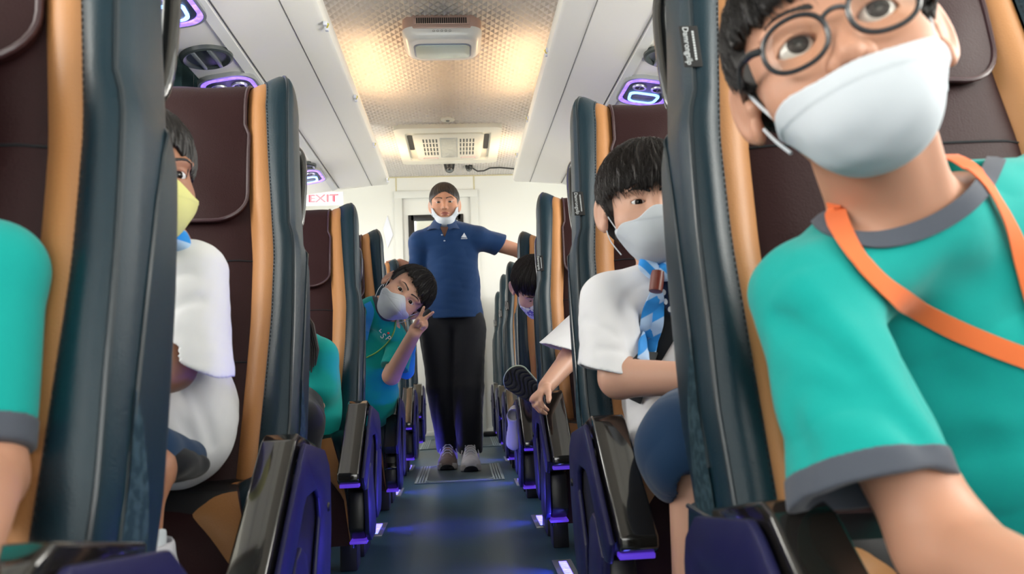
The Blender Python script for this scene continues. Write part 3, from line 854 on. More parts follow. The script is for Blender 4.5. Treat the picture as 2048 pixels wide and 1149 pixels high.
    for s in (1, -1):
        MB().grid(mir([q[1] for q in secs], s), flip=s < 0).build('cushion_stripe', M['tan'], cushion, mx=mx)
        MB().grid(mir([q[2] for q in secs], s), flip=s < 0).build('cushion_bolster', M['leather'], cushion, mx=mx)
        MB().grid(mir([q[3] for q in secs], s), flip=s < 0).build('cushion_side', M['leather'], cushion, mx=mx)
        MB().tube([(s*q[2][-1][0], q[2][-1][1], q[2][-1][2]) for q in secs], .0032, 6).build('cushion_piping', M['piping'], cushion, mx=mx)
        MB().tube([(s*q[2][0][0], q[2][0][1], q[2][0][2]) for q in secs], .0016, 6).build('cushion_piping', M['mpiping'], cushion, mx=mx)
    MB().box((-.255, -.120, .12), (.255, .10, .37), .02).build('seat_base', M['black'], root, mx=mx)
    # --- armrest on the aisle side
    xi, xo = .292, .349
    arm = MB().prism(PLATE, xo-.008, xo, 'x', .0035).build('armrest', M['plastic'], root, mx=mx)
    MB().prism([(-.235, .29), (-.115, .395), (.03, .395), (.065, .33), (.045, .19), (-.05, .175), (-.10, .20), (-.14, .27), (-.20, .262)], xi+.004, xo-.009, 'x', .003).build('inner_casing', M['black'], arm, mx=mx)
    MB().prism([(-.205, .262), (-.165, .306), (-.135, .316), (-.100, .297), (-.066, .20), (-.052, .150), (-.075, .128), (-.15, .128), (-.185, .150)], xo-.014, xo-.002, 'x', .003).build('hinge_cover', M['plastic'], arm, mx=mx)
    MB().prism([(-.175, .255), (-.10, .262), (-.06, .16), (-.07, .132), (-.15, .132), (-.19, .160)], xi+.002, xo-.015, 'x', .008).build('hinge_block', M['black'], arm, mx=mx)
    # glossy sloping pad
    pad = [(.03, .440), (-.100, .470), (-.122, .463), (-.300, .312), (-.302, .296), (-.288, .286), (-.272, .290), (-.118, .430), (.03, .425)]
    MB().prism(pad, xi-.004, xo-.012, 'x', .004, seg=3).build('armrest_pad', M['gloss'], arm, mx=mx)
    MB().prism([(-.292, .286), (-.272, .286), (-.270, .279), (-.290, .278)], xi, xo-.012, 'x', .001).build('pad_glow', M['violet'], arm, mx=mx)  # added glowing strip in place of a violet reflection, no lamp here
    MB().box((xi+.002, -.17, .124), (xo-.012, -.09, .131), .002).build('hinge_glow', M['violet'], arm, mx=mx)  # added glow under the hinge, imitates reflected floor light
    MB().lathe([(.0001, .003), (.006, .003), (.008, 0), (.008, -.002)], 14, (xo, .06, .335), axis='x').build('screw_cap', M['black'], arm, mx=mx)
    # --- legs and floor rail
    for yy in (.14, -.02):
        MB().prism([(yy-.03, 0), (yy+.13, 0), (yy+.11, .03), (yy+.07, .19), (yy-.01, .19), (yy-.03, .03)] if yy > 0 else [(yy-.02, 0), (yy+.05, 0), (yy+.04, .16), (yy-.01, .16)],
                   .215, .262, 'x', .004).build('leg', M['metal'], root, mx=mx)
    MB().box((-.24, .02, .10), (.262, .10, .16), .01).build('floor_frame', M['metal'], root, mx=mx)
    return root
def smooth_pts(P, n=4):
    P = [np.array(p, float) for p in P]; out = []
    Q = [2*P[0]-P[1]] + P + [2*P[-1]-P[-2]]
    for i in range(1, len(Q)-2):
        a, b, c, d = Q[i-1:i+3]
        for k in range(n):
            t = k/n
            out.append(.5*((2*b)+(-a+c)*t+(2*a-5*b+4*c-d)*t*t+(-a+3*b-3*c+d)*t**3))
    out.append(P[-1]); return out
CS = .53
SEATS = [
 (-1, .64, .20, .000, 0, 0, -.045, 'dark teal and tan coach seat at the left edge, nearest the camera'),
 (-1, 1.30, .33, 0, 0, 0, -.02, 'maroon-fronted coach seat on the left behind the child in the yellow mask'),
 (-1, 2.15, .55, .005, 0, 0, -.01, 'left coach seat behind the long-haired child, third from the camera'),
 (-1, 3.00, .37, 0, 0, 45, 0, 'left coach seat behind the boy making a peace sign'),
 (-1, 3.90, .38, 0, 0, 0, 0, 'left coach seat under the standing person\'s resting hand, mostly hidden'),
 (-1, 4.70, .38, 0, 0, 0, 0, 'farthest left coach seat, only its armrest showing beside the standing person'),
 (1, .80, .20, .030, .03, 0, -.085, 'coach seat at the right edge holding the boy with glasses'),
 (1, 1.45, .33, 0, 0, 0, -.025, 'maroon-fronted coach seat on the right behind the boy with the neckerchief'),
 (1, 2.27, .43, .005, 0, 0, -.01, 'right coach seat with a hand gripping its armrest'),
 (1, 3.10, .40, 0, 0, 0, 0, 'right coach seat behind the child bending its head down'),
 (1, 3.98, .45, 0, 0, 0, 0, 'right coach seat beside the standing person\'s arm, fifth from the camera'),
 (1, 4.72, .40, 0, 0, 0, 0, 'right coach seat second from the rear wall, a narrow sliver'),
 (1, 5.42, .55, 0, 0, 0, 0, 'farthest right coach seat, next to the rear wall'),
]
proto = {-1: make_seat(1), 1: make_seat(-1)}
used = set()
for sx, yb, k, dx, dz, arm_up, adz, lab in SEATS:
    o = proto[sx] if sx not in used else copy_tree(proto[sx])
    used.add(sx)
    o['label'] = lab; o['category'] = 'seat'; o['group'] = 'coach seats along the aisle'
    o.location = (sx*(CS+dx), yb, 0)
    for c in kids(o):
        if c.name.startswith('backrest'): c.rotation_euler = (-math.atan(k), 0, 0); c.location.z = .45+dz
        if c.name.startswith('armrest') and adz: c.location.z = adz
        if yb < 1 and c.name.startswith('armrest'):
            c.location = (.058 if sx > 0 else -.022, -.07, -.055 if sx > 0 else -.024)
            if sx > 0: c.scale.x = 1.15; c.location.x += .04
        if yb < 1 and c.name.startswith('cushion'): c.location.z = -.05
        if c.name.startswith('armrest') and arm_up:
            for q in kids(c):            # glossy pad flipped upright
                if q.name.startswith('armrest_pad') or q.name.startswith('pad_glow'):
                    piv = Vector((0, -.115, .41)); a = math.radians(-128)
                    q.matrix_local = Matrix.Translation((0, 0, -.075)) @ Matrix.Translation(piv) @ Matrix.Rotation(a, 4, 'X') @ Matrix.Translation(-piv)
# ================================================================== PEOPLE: continuous bodies grown from distance fields
def _n(a): a = np.array(a, float); return a/np.linalg.norm(a)
def smin(a, b, k):
    if k <= 0: return np.minimum(a, b)
    h = np.clip(.5+.5*(b-a)/k, 0, 1); return b*(1-h)+a*h-k*h*(1-h)
def smax(a, b, k): return -smin(-a, -b, k)
def sph(P, c, r): return np.linalg.norm(P-np.asarray(c), axis=1)-r
def ell(P, c, r, Rm=None):
    q = P-np.asarray(c, float)
    if Rm is not None: q = q@Rm
    r = np.asarray(r, float)
    k0 = np.linalg.norm(q/r, axis=1); k1 = np.linalg.norm(q/(r*r), axis=1)
    return k0*(k0-1)/np.maximum(k1, 1e-9)
def cone(P, a, b, ra, rb):
    a = np.asarray(a, float); b = np.asarray(b, float); ab = b-a
    t = np.clip((P-a)@ab/(ab@ab), 0, 1)
    return np.linalg.norm(P-(a+t[:, None]*ab), axis=1)-(ra+(rb-ra)*t)
def flatcone(P, a, b, ra, rb, nrm, sq):
    """capsule squashed along nrm by factor sq (<1 = flatter)"""
    nrm = _n(nrm); q = P-np.asarray(a, float); Q = np.asarray(a, float)+q+np.outer(q@nrm, nrm)*(1/sq-1)
    bb = np.asarray(b, float)-np.asarray(a, float); B = np.asarray(a, float)+bb+nrm*(bb@nrm)*(1/sq-1)
    return cone(Q, a, B, ra, rb)*sq
def poly2d(x, z, poly):
    d = np.full(x.shape, 1e9); s = np.ones(x.shape); n = len(poly)
    j = n-1
    for i in range(n):
        ax, az = poly[i]; bx, bz = poly[j]
        ex, ez = bx-ax, bz-az; wx, wz = x-ax, z-az
        t = np.clip((wx*ex+wz*ez)/(ex*ex+ez*ez+1e-12), 0, 1)
        d = np.minimum(d, (wx-ex*t)**2+(wz-ez*t)**2)
        c1 = z >= az; c2 = z < bz; c3 = ex*wz > ez*wx
        s = np.where((c1 & c2 & c3) | (~c1 & ~c2 & ~c3), -s, s)
        j = i
    return s*np.sqrt(d)
def cr2(poly, n=5):
    P = [np.array(p, float) for p in poly]; m = len(P); out = []
    for i in range(m):
        a, b, c, d = P[i-1], P[i], P[(i+1) % m], P[(i+2) % m]
        for k in range(n):
            t = k/n; out.append(tuple(.5*((2*b)+(-a+c)*t+(2*a-5*b+4*c-d)*t*t+(-a+3*b-3*c+d)*t**3)))
    return out
_rs = np.random.RandomState(5)
_W = [(_rs.normal(size=3), _rs.rand()*6) for _ in range(14)]
def wav(P, freq, seed=0):
    """smooth pseudo-noise in about -1..1"""
    s = 0
    for i in range(5):
        k, ph = _W[(i+seed) % 14]
        s = s+np.sin(P@(k*freq*(1+.35*i))+ph+2.1*i)/(1+.5*i)
    return s/2.4
def folds(P, freq, seed=0):
    n = wav(P, freq, seed); return 1-np.abs(n)*2

def surf(f, lo, hi, h, B=8):
    lo = np.asarray(lo, float); hi = np.asarray(hi, float)
    nb = np.ceil((hi-lo)/(h*B)).astype(int)+1
    bc = np.stack(np.meshgrid(*[np.arange(n) for n in nb], indexing='ij'), -1).reshape(-1, 3)
    cen = lo+(bc+.5)*B*h-.5*h
    d = f(cen)
    act = np.abs(d) < B*h*1.25
    D = np.repeat(np.repeat(np.repeat(np.where(d < 0, -1., 1.).reshape(nb), B, 0), B, 1), B, 2).astype(np.float32)
    off = np.stack(np.meshgrid(*[np.arange(B)]*3, indexing='ij'), -1).reshape(-1, 3)
    ab = bc[act]
    for s in range(0, len(ab), 400):
        q = ab[s:s+400]
        idx = (q[:, None, :]*B+off[None]).reshape(-1, 3)
        D[idx[:, 0], idx[:, 1], idx[:, 2]] = f(lo+idx*h)
    S = D < 0
    nx, ny, nz = D.shape
    cnt = np.zeros((nx-1, ny-1, nz-1), np.int8)
    for i in (0, 1):
        for j in (0, 1):
            for k in (0, 1):
                cnt += S[i:nx-1+i, j:ny-1+j, k:nz-1+k]
    cells = np.argwhere((cnt > 0) & (cnt < 8))
    vid = np.full((nx-1, ny-1, nz-1), -1, np.int64)
    vid[cells[:, 0], cells[:, 1], cells[:, 2]] = np.arange(len(cells))
    acc = np.zeros((len(cells), 3)); num = np.zeros(len(cells))
    E = []
    for ax in range(3):
        o1, o2 = [a for a in range(3) if a != ax]
        for u in (0, 1):
            for v in (0, 1):
                p = np.zeros(3, int); p[o1] = u; p[o2] = v; q = p.copy(); q[ax] = 1
                a = D[cells[:, 0]+p[0], cells[:, 1]+p[1], cells[:, 2]+p[2]]
                b = D[cells[:, 0]+q[0], cells[:, 1]+q[1], cells[:, 2]+q[2]]
                m = (a < 0) != (b < 0)
                t = np.where(m, a/np.where(m, a-b, 1), 0)
                pt = np.tile(p.astype(float), (len(cells), 1)); pt[:, ax] += t
                acc += pt*m[:, None]; num += m
    V = lo+(cells+acc/num[:, None])*h
    F_ = []
    for ax in range(3):
        o1, o2 = (ax+1) % 3, (ax+2) % 3
        sl = [slice(None)]*3; s2 = [slice(None)]*3
        sl[ax] = slice(0, -1); s2[ax] = slice(1, None)
        a = S[tuple(sl)]; b = S[tuple(s2)]
        e = np.argwhere(a != b)
        e = e[(e[:, o1] > 0) & (e[:, o2] > 0) & (e[:, o1] < D.shape[o1]-1) & (e[:, o2] < D.shape[o2]-1)]
        sign = S[e[:, 0], e[:, 1], e[:, 2]]
        def g(du, dv):
            q = e.copy(); q[:, o1] -= du; q[:, o2] -= dv
            return vid[q[:, 0], q[:, 1], q[:, 2]]
        Q = np.stack([g(1, 1), g(0, 1), g(0, 0), g(1, 0)], 1)
        Q[~sign] = Q[~sign][:, ::-1]
        F_.append(Q[(Q >= 0).all(1)])
    return V, np.concatenate(F_)
def place(o, parent):
    """object modelled in world coordinates, hung under a root that stands elsewhere"""
    o.location = -parent.location
    return o

# ------------------------------------------------------------------ head
class Head:
    def __init__(s, t, fwd, up, sc=1.0, eye=.030, open_=.0048, squash=1.0, age='child', ears=1, sx=1.0, es=1.0):
        fwd = _n(fwd); up = np.array(up, float); up = _n(up-fwd*(up@fwd))
        right = np.cross(up, -fwd)          # local +x, so that (x, -fwd, up) is right-handed
        right = np.cross(-fwd, up)
        s.R = np.stack([right, -fwd, up], 1)   # columns: local axes in world (local -y = forward)
        s.t = np.array(t, float); s.s = sc; s.e = eye; s.o = open_; s.age = age; s.ears = ears; s.sx = sx; s.es = es
    def loc(s, P):
        q = ((P-s.t)@s.R)/s.s; q = q.copy(); q[:, 0] /= s.sx; return q
    def w(s, p):
        p = np.array(p, float)*np.array([s.sx, 1, 1]); return s.t+s.R@(p*s.s)
    def base(s, Q):
        A = Q.copy(); A[:, 0] = np.abs(A[:, 0])
        d = ell(A, (0, .012, .030), (.074, .090, .075))
        d = smin(d, ell(A, (0, -.022, -.024), (.063, .066, .072)), .03)
        d = smin(d, ell(A, (0, -.048, -.078), (.030, .031, .024)), .03)
        d = smin(d, sph(A, (.036, -.050, -.032), .028), .02)
        return d
    def skin(s, Q, mouth=True):
        A = Q.copy(); A[:, 0] = np.abs(A[:, 0]); e = s.e
        d = s.base(Q)
        d = smin(d, ell(A, (e, -.068, .021), (.024, .012, .008)), .012)
        d = smax(d, -ell(A, (e, -.096, .000), (.0175, .0175, .0105)), .012)
        d = smin(d, cone(A, (0, -.076, .006), (0, -.0975, -.028), .007, .0098), .012)
        d = smin(d, sph(A, (.0105, -.0905, -.031), .0078), .005)
        d = smax(d, -ell(A, (.0065, -.097, -.0395), (.0034, .005, .004)), .002)
        d = smin(d, sph(A, (e, -.0655+.0018*(s.es-1)/.15, 0), .0150*s.es), .004)
        wd, hh = .0140*s.es, s.o; Rr = (wd*wd+hh*hh)/(2*hh)
        c1 = np.hypot(A[:, 0]-e, Q[:, 2]+(Rr-hh))-Rr; c2 = np.hypot(A[:, 0]-e, Q[:, 2]-(Rr-hh))-Rr
        ap = np.maximum(np.maximum(c1, c2), A[:, 1]+.055)
        d = smax(d, -ap, .0012)
        # upper lid crease
        cz = np.hypot(A[:, 0]-e, Q[:, 2]+(Rr-hh))-Rr
        d = d+.0007*np.exp(-((cz-.0032)/.0008)**2)*(np.abs(A[:, 0]-e) < .014)*(Q[:, 2] > 0)*(A[:, 1] < -.05)
        if mouth:
            d = smin(d, ell(A, (0, -.085, -.0545), (.022, .0085, .0046)), .004)
            d = smin(d, ell(A, (0, -.084, -.0635), (.018, .0085, .0052)), .004)
            d = smax(d, -ell(A, (0, -.0945, -.0588), (.021, .006, .0009)), .0012)
        if s.ears:
            th = .62
            Re = np.array([[math.cos(th), math.sin(th), 0], [-math.sin(th), math.cos(th), 0], [0, 0, 1]])
            ec = np.array((.0850-.007*(s.ears == 2), .018, -.004)); n_ = Re[:, 0]
            ear = ell(A, ec, (.0060, .0185, .0325), Re)
            ear = smin(ear, ell(A, ec+np.array((-.004, -.006, -.024)), (.006, .009, .013)), .006)
            ear = smax(ear, -ell(A, ec+n_*.0075, (.0065, .0125, .0255), Re), .003)
            ear = smin(ear, ell(A, ec+n_*-.001+np.array((0, .001, .003)), (.0035, .0055, .0150), Re), .004)
            ear = smin(ear, ell(A, ec+np.array((-.0085, -.013, -.004)), (.006, .006, .007)), .005)
            d = smin(d, ear, .006)
        return d
    def f(s, P, mouth=True):
        d = np.full(len(P), 1.0)
        m = np.linalg.norm(P-s.t, axis=1) < .19*s.s
        d[~m] = np.linalg.norm(P[~m]-s.t, axis=1)-.13*s.s
        if m.any(): d[m] = s.skin(s.loc(P[m]), mouth)*s.s
        return d
    def box(s, m=.15): return s.t-m*s.s, s.t+m*s.s
    def eyes(s, root, gaze=(0, -1, 0), ir=31, who=(1, -1)):
        g = _n(s.R@_n(gaze) if True else gaze)
        for k in who:
            c = s.w((k*s.e, -.0655+.0018*(s.es-1)/.15, 0)); r = .0132*s.s*s.es
            z = Vector(g); x = z.orthogonal().normalized(); y = z.cross(x)
            prof = [0, 5, 11, 12, 18, 24, ir, ir+1, 45, 60, 90, 120, 150, 180]
            rows = []; mi = []
            for a in prof:
                a_ = math.radians(a); bul = .0005*s.s*max(0, 1-a/ir) if a < ir else 0
                rows.append([tuple(Vector(c)+((x*math.cos(b)+y*math.sin(b))*math.sin(a_)+z*math.cos(a_))*(r+bul)) for b in np.linspace(0, 2*math.pi, 24, endpoint=False)])
            mb = MB()
            for i in range(len(prof)-1):
                mb.grid(rows[i:i+2], 2 if prof[i+1] <= 12 else (1 if prof[i+1] <= ir else 0), True)
            place(mb.build('eye', [M['sclera'], M['iris'], M['pupil']], root, recalc=True, sharp=180), root)
    def brows(s, root, m, h=.0011, thick=.0016, z0=.019, ang=.0):
        e = s.e
        poly = cr2([(e-.020, z0-.004-ang), (e-.008, z0+.001), (e+.008, z0+.0035), (e+.020, z0-.002+ang), (e+.008, z0+.0068), (e-.006, z0+.0052), (e-.019, z0+.0015-ang)], 3)
        def f(P):
            Q = s.loc(P); A = Q.copy(); A[:, 0] = np.abs(A[:, 0])
            j = .0008*np.sin(A[:, 0]*2600+Q[:, 2]*1500)
            return np.maximum(np.maximum(s.skin(Q, False)-thick, poly2d(A[:, 0], A[:, 2]+j, poly)), Q[:, 1]+.03)*s.s
        lo, hi = s.box(.115); sdf_place('eyebrows', f, lo, hi, h*s.s, m, root)
    def hairf(s, Q, t=.010, line=.030, side=-.02, nape=-.055, fringe=.012, fr_amp=.006, part=None, fz=None, strand=.0016, tail=False, low=0):
        x, y, z = Q[:, 0], Q[:, 1], Q[:, 2]
        az = np.arctan2(x, -(y-.035)); pol = np.arctan2(np.hypot(x, y-.035), z-.04+1e-6)
        ridge = np.sin(az*58+2.5*np.sin(pol*7)+1.3*np.sin(az*9))+.6*np.sin(az*107+pol*11)+.8*np.sin(az*23+pol*5)
        d = ell(Q, (0, .014, .032), (.074+t, .089+t, .074+t*1.15))-strand*ridge
        d = smin(d, ell(Q, (0, .040, -.020), (.064+t*.8, .060+t*.7, .055)), .02)
        # window left free for the face
        jag = fr_amp*(np.sin(az*19+1)+.7*np.sin(az*43+.5)+.5*np.sin(az*71))/2
        lz = line+jag+(fz(x) if fz is not None else 0)
        return smax(d, -s.excl(Q, jag, line, side, nape, fz), .003)
    def excl(s, Q, jag, line, side, nape, fz):
        x, y, z = Q[:, 0], Q[:, 1], Q[:, 2]
        lz = line+jag+(fz(x) if fz is not None else 0)
        face = np.maximum(z-lz, y-(-.030+.25*np.clip(z, -.06, 0)))
        e = np.minimum(face, np.maximum(z-(.000+jag*.4), y-side))
        ear = np.maximum(np.maximum(np.abs(y-.014)-.024, z-.016+jag*.3), .060-np.abs(x))
        e = np.minimum(e, ear)
        return np.minimum(e, z-(nape+jag*.6))
    def strands(s, root, m, N=2600, t=.010, line=.030, side=-.02, nape=-.055, fr_amp=.006, fz=None, r=.00042, L=.055, lift=.0015, seed=1, **k):
        rs = np.random.RandomState(seed)
        c = np.array((0, .014, .032)); rad = np.array((.074+t, .089+t, .074+t*1.15))
        dd = rs.normal(size=(N*2, 3)); dd /= np.linalg.norm(dd, axis=1)[:, None]
        dd = dd[dd[:, 2] > -.55][:N]; N = len(dd)
        wh = _n((.12, .55, .83)); n = 9
        hgt = rs.uniform(-.0015, lift, N); ln = L*rs.uniform(.6, 1.15, N); jit = rs.normal(size=N)*fr_amp
        sw = rs.normal(size=(N, 3))*.22
        P = c+dd*rad*(1+hgt/.08)[:, None]
        path = []; alive = np.ones(N, bool); al = []
        for i in range(n):
            e = s.excl(P, jit, line, side, nape, fz)
            alive = alive & (e > 0); path.append(P.copy()); al.append(alive.copy())
            u = (P-c)/rad; nn = u/rad; nn /= np.linalg.norm(nn, axis=1)[:, None]
            un = u/np.linalg.norm(u, axis=1)[:, None]
            tg = un*(un@wh)[:, None]-wh+sw; tg -= nn*np.sum(nn*tg, 1)[:, None]
            tg /= np.linalg.norm(tg, axis=1)[:, None]+1e-9
            Pn = P+tg*(ln/n)[:, None]
            u = (Pn-c)/rad; u /= np.linalg.norm(u, axis=1)[:, None]
            Pn = c+u*rad*(1+(hgt+.0009*np.sin(i*.9+jit*900))/.08)[:, None]
            P = np.where(alive[:, None], Pn, P)
        path = np.array(path); al = np.array(al); ok = al[2]
        path, al = path[:, ok], al[:, ok]; N = path.shape[1]
        V = []; ang = [0, 2.1, 4.2]
        for i in range(n):
            u = (path[i]-c)/rad/rad; nn = u/np.linalg.norm(u, axis=1)[:, None]
            tg = path[min(i+1, n-1)]-path[max(i-1, 0)]; tg /= np.linalg.norm(tg, axis=1)[:, None]+1e-9
            b = np.cross(nn, tg); rr = np.where(al[i], r*(1.15-.9*i/n), .00005)[:, None]
            for a in ang: V.append(path[i]+(nn*math.cos(a)+b*math.sin(a))*rr)
        V = np.array(V).reshape(n, 3, N, 3).transpose(2, 0, 1, 3).reshape(-1, 3)
        V = s.t+(V*np.array([s.sx, 1, 1]))@s.R.T*s.s-np.array(root.location)
        base = []
        for i in range(n-1):
            for k in range(3):
                k2 = (k+1) % 3; base.append((i*3+k, i*3+k2, (i+1)*3+k2, (i+1)*3+k))
        Fc = (np.arange(N)[:, None, None]*(n*3)+np.array(base)[None]).reshape(-1, 4)
        return raw_mesh('hair_strands', V, Fc, m, root)
    def hair(s, root, m, h=.0018, **kw):
        def f(P):
            Q = s.loc(P); return np.maximum(s.hairf(Q, **kw), -(s.base(Q)+.003))*s.s
        lo, hi = s.box(.135); return sdf_place('hair', f, lo, hi, h*s.s, m, root)
    def mask(s, root, m, poly, tent=((0, -.070, -.048), (.050, .046, .050)), h=.0016, th=.0045, seam=None, ymax=.012, wr=.0006, name='face_mask', tent2=None, seams=()):
        poly = cr2(poly, 4)
        def f(P):
            Q = s.loc(P); A = Q.copy(); A[:, 0] = np.abs(A[:, 0])
            v = smin(s.base(Q)-th, ell(A, *tent), .018)
            if tent2: v = smin(v, ell(A, *tent2), .012)
            v = v-wr*wav(Q, 60, 3)
            if seam is not None:
                zz = Q[:, 2]-(seam-.18*A[:, 0]*0+(-.0*A[:, 0]))
                v = v-.0010*np.clip(zz/.0015, 0, 1)
            for fn in seams: v = v+.0008*np.exp(-(fn(Q)/.0009)**2)
            return np.maximum(np.maximum(v, poly2d(A[:, 0] if poly[0][0] == 0 or True else Q[:, 0], Q[:, 2], poly)), Q[:, 1]-ymax)*s.s
        lo, hi = s.box(.14); return sdf_place(name, f, lo, hi, h*s.s, m, root)
    def march(s, p, d, off=.0, n=60):
        """local ray onto the face surface"""
        p = np.array(p, float); d = _n(d)
        for _ in range(n):
            q = s.base(p[None])[0]-off
            p = p+d*q*.9
            if abs(q) < 1e-4: break
        return p
    def loops(s, root, m, a, b, side=(1, -1), r=.0012):
        """ear loops from mask corners a, b (local, x>0) round the ear"""
        for k in side:
            for p0, p1 in ((a, (.080, .004, .020)), (b, (.079, .012, -.030))):
                pts = smooth_pts([p0, ((p0[0]+p1[0])/2+.005, (p0[1]+p1[1])/2, (p0[2]+p1[2])/2), p1], 5)
                place(MB().tube([s.w((k*p[0], p[1], p[2])) for p in pts], r*s.s, 6).build('mask_loop', m, root), root)
def raw_mesh(name, V, Fc, m, root, matfn=None, **kw):
    me = bpy.data.meshes.new(name)
    me.vertices.add(len(V)); me.vertices.foreach_set('co', np.ascontiguousarray(V).ravel())
    me.loops.add(len(Fc)*4); me.loops.foreach_set('vertex_index', Fc.ravel().astype(np.int32))
    me.polygons.add(len(Fc)); me.polygons.foreach_set('loop_start', np.arange(0, len(Fc)*4, 4, dtype=np.int32))
    for q in (m if isinstance(m, (list, tuple)) else [m]): me.materials.append(q)
    if matfn is not None:
        me.polygons.foreach_set('material_index', matfn((V+np.array(root.location))[Fc].mean(1)).astype(np.int32))
    me.update(calc_edges=True)
    me.polygons.foreach_set('use_smooth', [True]*len(me.polygons))
    return link(bpy.data.objects.new(name, me), root, **kw)
def sdf_place(name, f, lo, hi, h, m, root, matfn=None, **kw):
    V, Fc = surf(f, lo, hi, h)
    return raw_mesh(name, V-np.array(root.location), Fc, m, root, matfn, **kw)
MASK_BOAT = [(0, -.010), (.014, -.014), (.036, -.030), (.060, -.034), (.068, -.050), (.064, -.072), (.048, -.098), (.024, -.116), (0, -.120),
             (-.024, -.116), (-.048, -.098), (-.064, -.072), (-.068, -.050), (-.060, -.034), (-.036, -.030), (-.014, -.014)]

def union(P, prims, k=.02):
    """prims: (kind, args..., k)"""
    d = np.full(len(P), 10.)
    for pr in prims:
        kk = pr[-1] if isinstance(pr[-1], (int, float)) and pr[0] != 'f' else k
        if pr[0] == 'c': q = cone(P, *pr[1:5])
        elif pr[0] == 'e': q = ell(P, *pr[1:3])
        elif pr[0] == 'E': q = ell(P, pr[1], pr[2], pr[3])
        elif pr[0] == 's': q = sph(P, *pr[1:3])
        elif pr[0] == 'F': q = flatcone(P, *pr[1:7])
        d = smin(d, q, kk)
    return d
def bounds(pts, m):
    A = np.array(pts, float); return A.min(0)-m, A.max(0)+m
def hand_prims(wrist, along, palm_n, sc=1.0, curls=(20, 20, 20, 20), spread=(-8, -2, 4, 10), thumb=(45, 20), side=1, k=.004, bends=None):
    """wrist: point, along: towards the fingers, palm_n: direction the palm faces; side=+1: thumb on along x palm_n side"""
    y = _n(along); n = np.array(palm_n, float); n = _n(n-y*(n@y)); x = np.cross(y, n)*side   # x: towards the thumb
    w = np.array(wrist, float); out = []
    L = .058*sc
    out.append(('F', w, w+y*L*.9, .019*sc, .027*sc, n, .48, .008*sc))
    out.append(('F', w+x*.010*sc+y*.015*sc, w+x*.014*sc+y*L*.75, .014*sc, .015*sc, n, .6, .008*sc))
    out.append(('F', w-x*.008*sc+y*.01*sc, w-x*.014*sc+y*L*.85, .014*sc, .014*sc, n, .55, .008*sc))
    lens = (.060, .067, .062, .050); offs = (.021, .0075, -.0065, -.020); rad = (.0072, .0075, .0070, .0062)
    for i in range(4):
        base = w+y*L*(.98-.06*abs(i-1.2))+x*offs[i]*sc
        a = math.radians(-spread[i]); dirv = y*math.cos(a)+x*math.sin(a)
        c = curls[i]; p = base; seg = [.46, .30, .24]; tot = 0
        cs = (c*.9, c*1.1, c*.8) if bends is None or bends[i] is None else bends[i]
        for j in range(3):
            tot += math.radians(cs[j]); dd = dirv*math.cos(tot)+n*math.sin(tot)
            q = p+dd*lens[i]*seg[j]*sc
            r0 = rad[i]*(1-.09*j)*sc; out.append(('c', p, q, r0, r0*.91, .0035*sc if j else .006*sc)); p = q
    p = w+x*.020*sc+y*.016*sc; a = math.radians(thumb[0]); b = math.radians(thumb[1])
    d1 = _n(y*math.cos(a)+x*math.sin(a)+n*math.sin(b)); q = p+d1*.030*sc
    out.append(('c', p, q, .0125*sc, .0095*sc, .008*sc))
    d2 = _n(d1+n*.35*math.sin(b+.2)+y*.35); q2 = q+d2*.024*sc; out.append(('c', q, q2, .0090*sc, .0080*sc, .004*sc))
    d3 = _n(d2+y*.3); out.append(('c', q2, q2+d3*.017*sc, .0080*sc, .0066*sc, .004*sc))
    return out
def ribbon(path, nrms, width, th=.0012):
    """flat strap following path with surface normals"""
    P = [np.array(p) for p in path]; rows = []
    for i, p in enumerate(P):
        t = _n(P[min(i+1, len(P)-1)]-P[max(i-1, 0)]); n = np.array(nrms[i] if len(nrms) > 1 else nrms[0]); n = _n(n-t*(n@t)); b = np.cross(t, n)
        wd = width[i] if hasattr(width, '__len__') else width
        rows.append([p-b*wd/2, p-b*wd/2+n*th, p+n*th*1.4, p+b*wd/2+n*th, p+b*wd/2])
    mb = MB().grid(rows, 0, True)
    mb.add(rows[0], [(0, 1, 2, 3, 4)]); mb.add(rows[-1], [(4, 3, 2, 1, 0)])
    return mb
def drape(f, pts, off=.001, d=(0, 1, 0), back=.25, n=80):
    """push points onto a field's surface along d, return points and normals"""
    out, nr = [], []; d = _n(d)
    for p in pts:
        p = np.array(p, float)-d*back
        for _ in range(n):
            q = float(f(p[None])[0])-off
            p = p+d*max(q, -.02)*.8
            if abs(q) < 2e-4: break
        if abs(q) > 2e-3: continue
        e = 1e-3; g = np.array([f((p+np.eye(3)[i]*e)[None])[0]-f((p-np.eye(3)[i]*e)[None])[0] for i in range(3)])
        out.append(p); nr.append(_n(g))
    return out, nr
def axis_dist(P, a, ax):
    ax = _n(ax); q = P-np.asarray(a); return np.linalg.norm(q-np.outer(q@ax, ax), axis=1)
def plane(P, p, n): return (P-np.asarray(p))@_n(n)
def aell(P, c, ax, rr, ra):
    """ellipsoid round an axis: radial radius rr, axial radius ra"""
    ax = _n(ax); q = P-np.asarray(c); h = q@ax; rho = np.linalg.norm(q-np.outer(h, ax), axis=1)
    k0 = np.sqrt((rho/rr)**2+(h/ra)**2); k1 = np.sqrt((rho/rr**2)**2+(h/ra**2)**2)
    return k0*(k0-1)/np.maximum(k1, 1e-9)

def creases(P, L):
    """L: list of (points, depth, radius); positive depth = groove, negative = ridge"""
    d = 0
    for pts, dep, r in L:
        q = np.full(len(P), 9.)
        for a, b in zip(pts[:-1], pts[1:]): q = np.minimum(q, cone(P, a, b, 0, 0))
        d = d+dep*np.exp(-(q/r)**2)
    return d
def crease_px(f, L, Y0):
    return [(px_drape(f, uv, Y0, 0)[0], dep, r) for uv, dep, r in L]
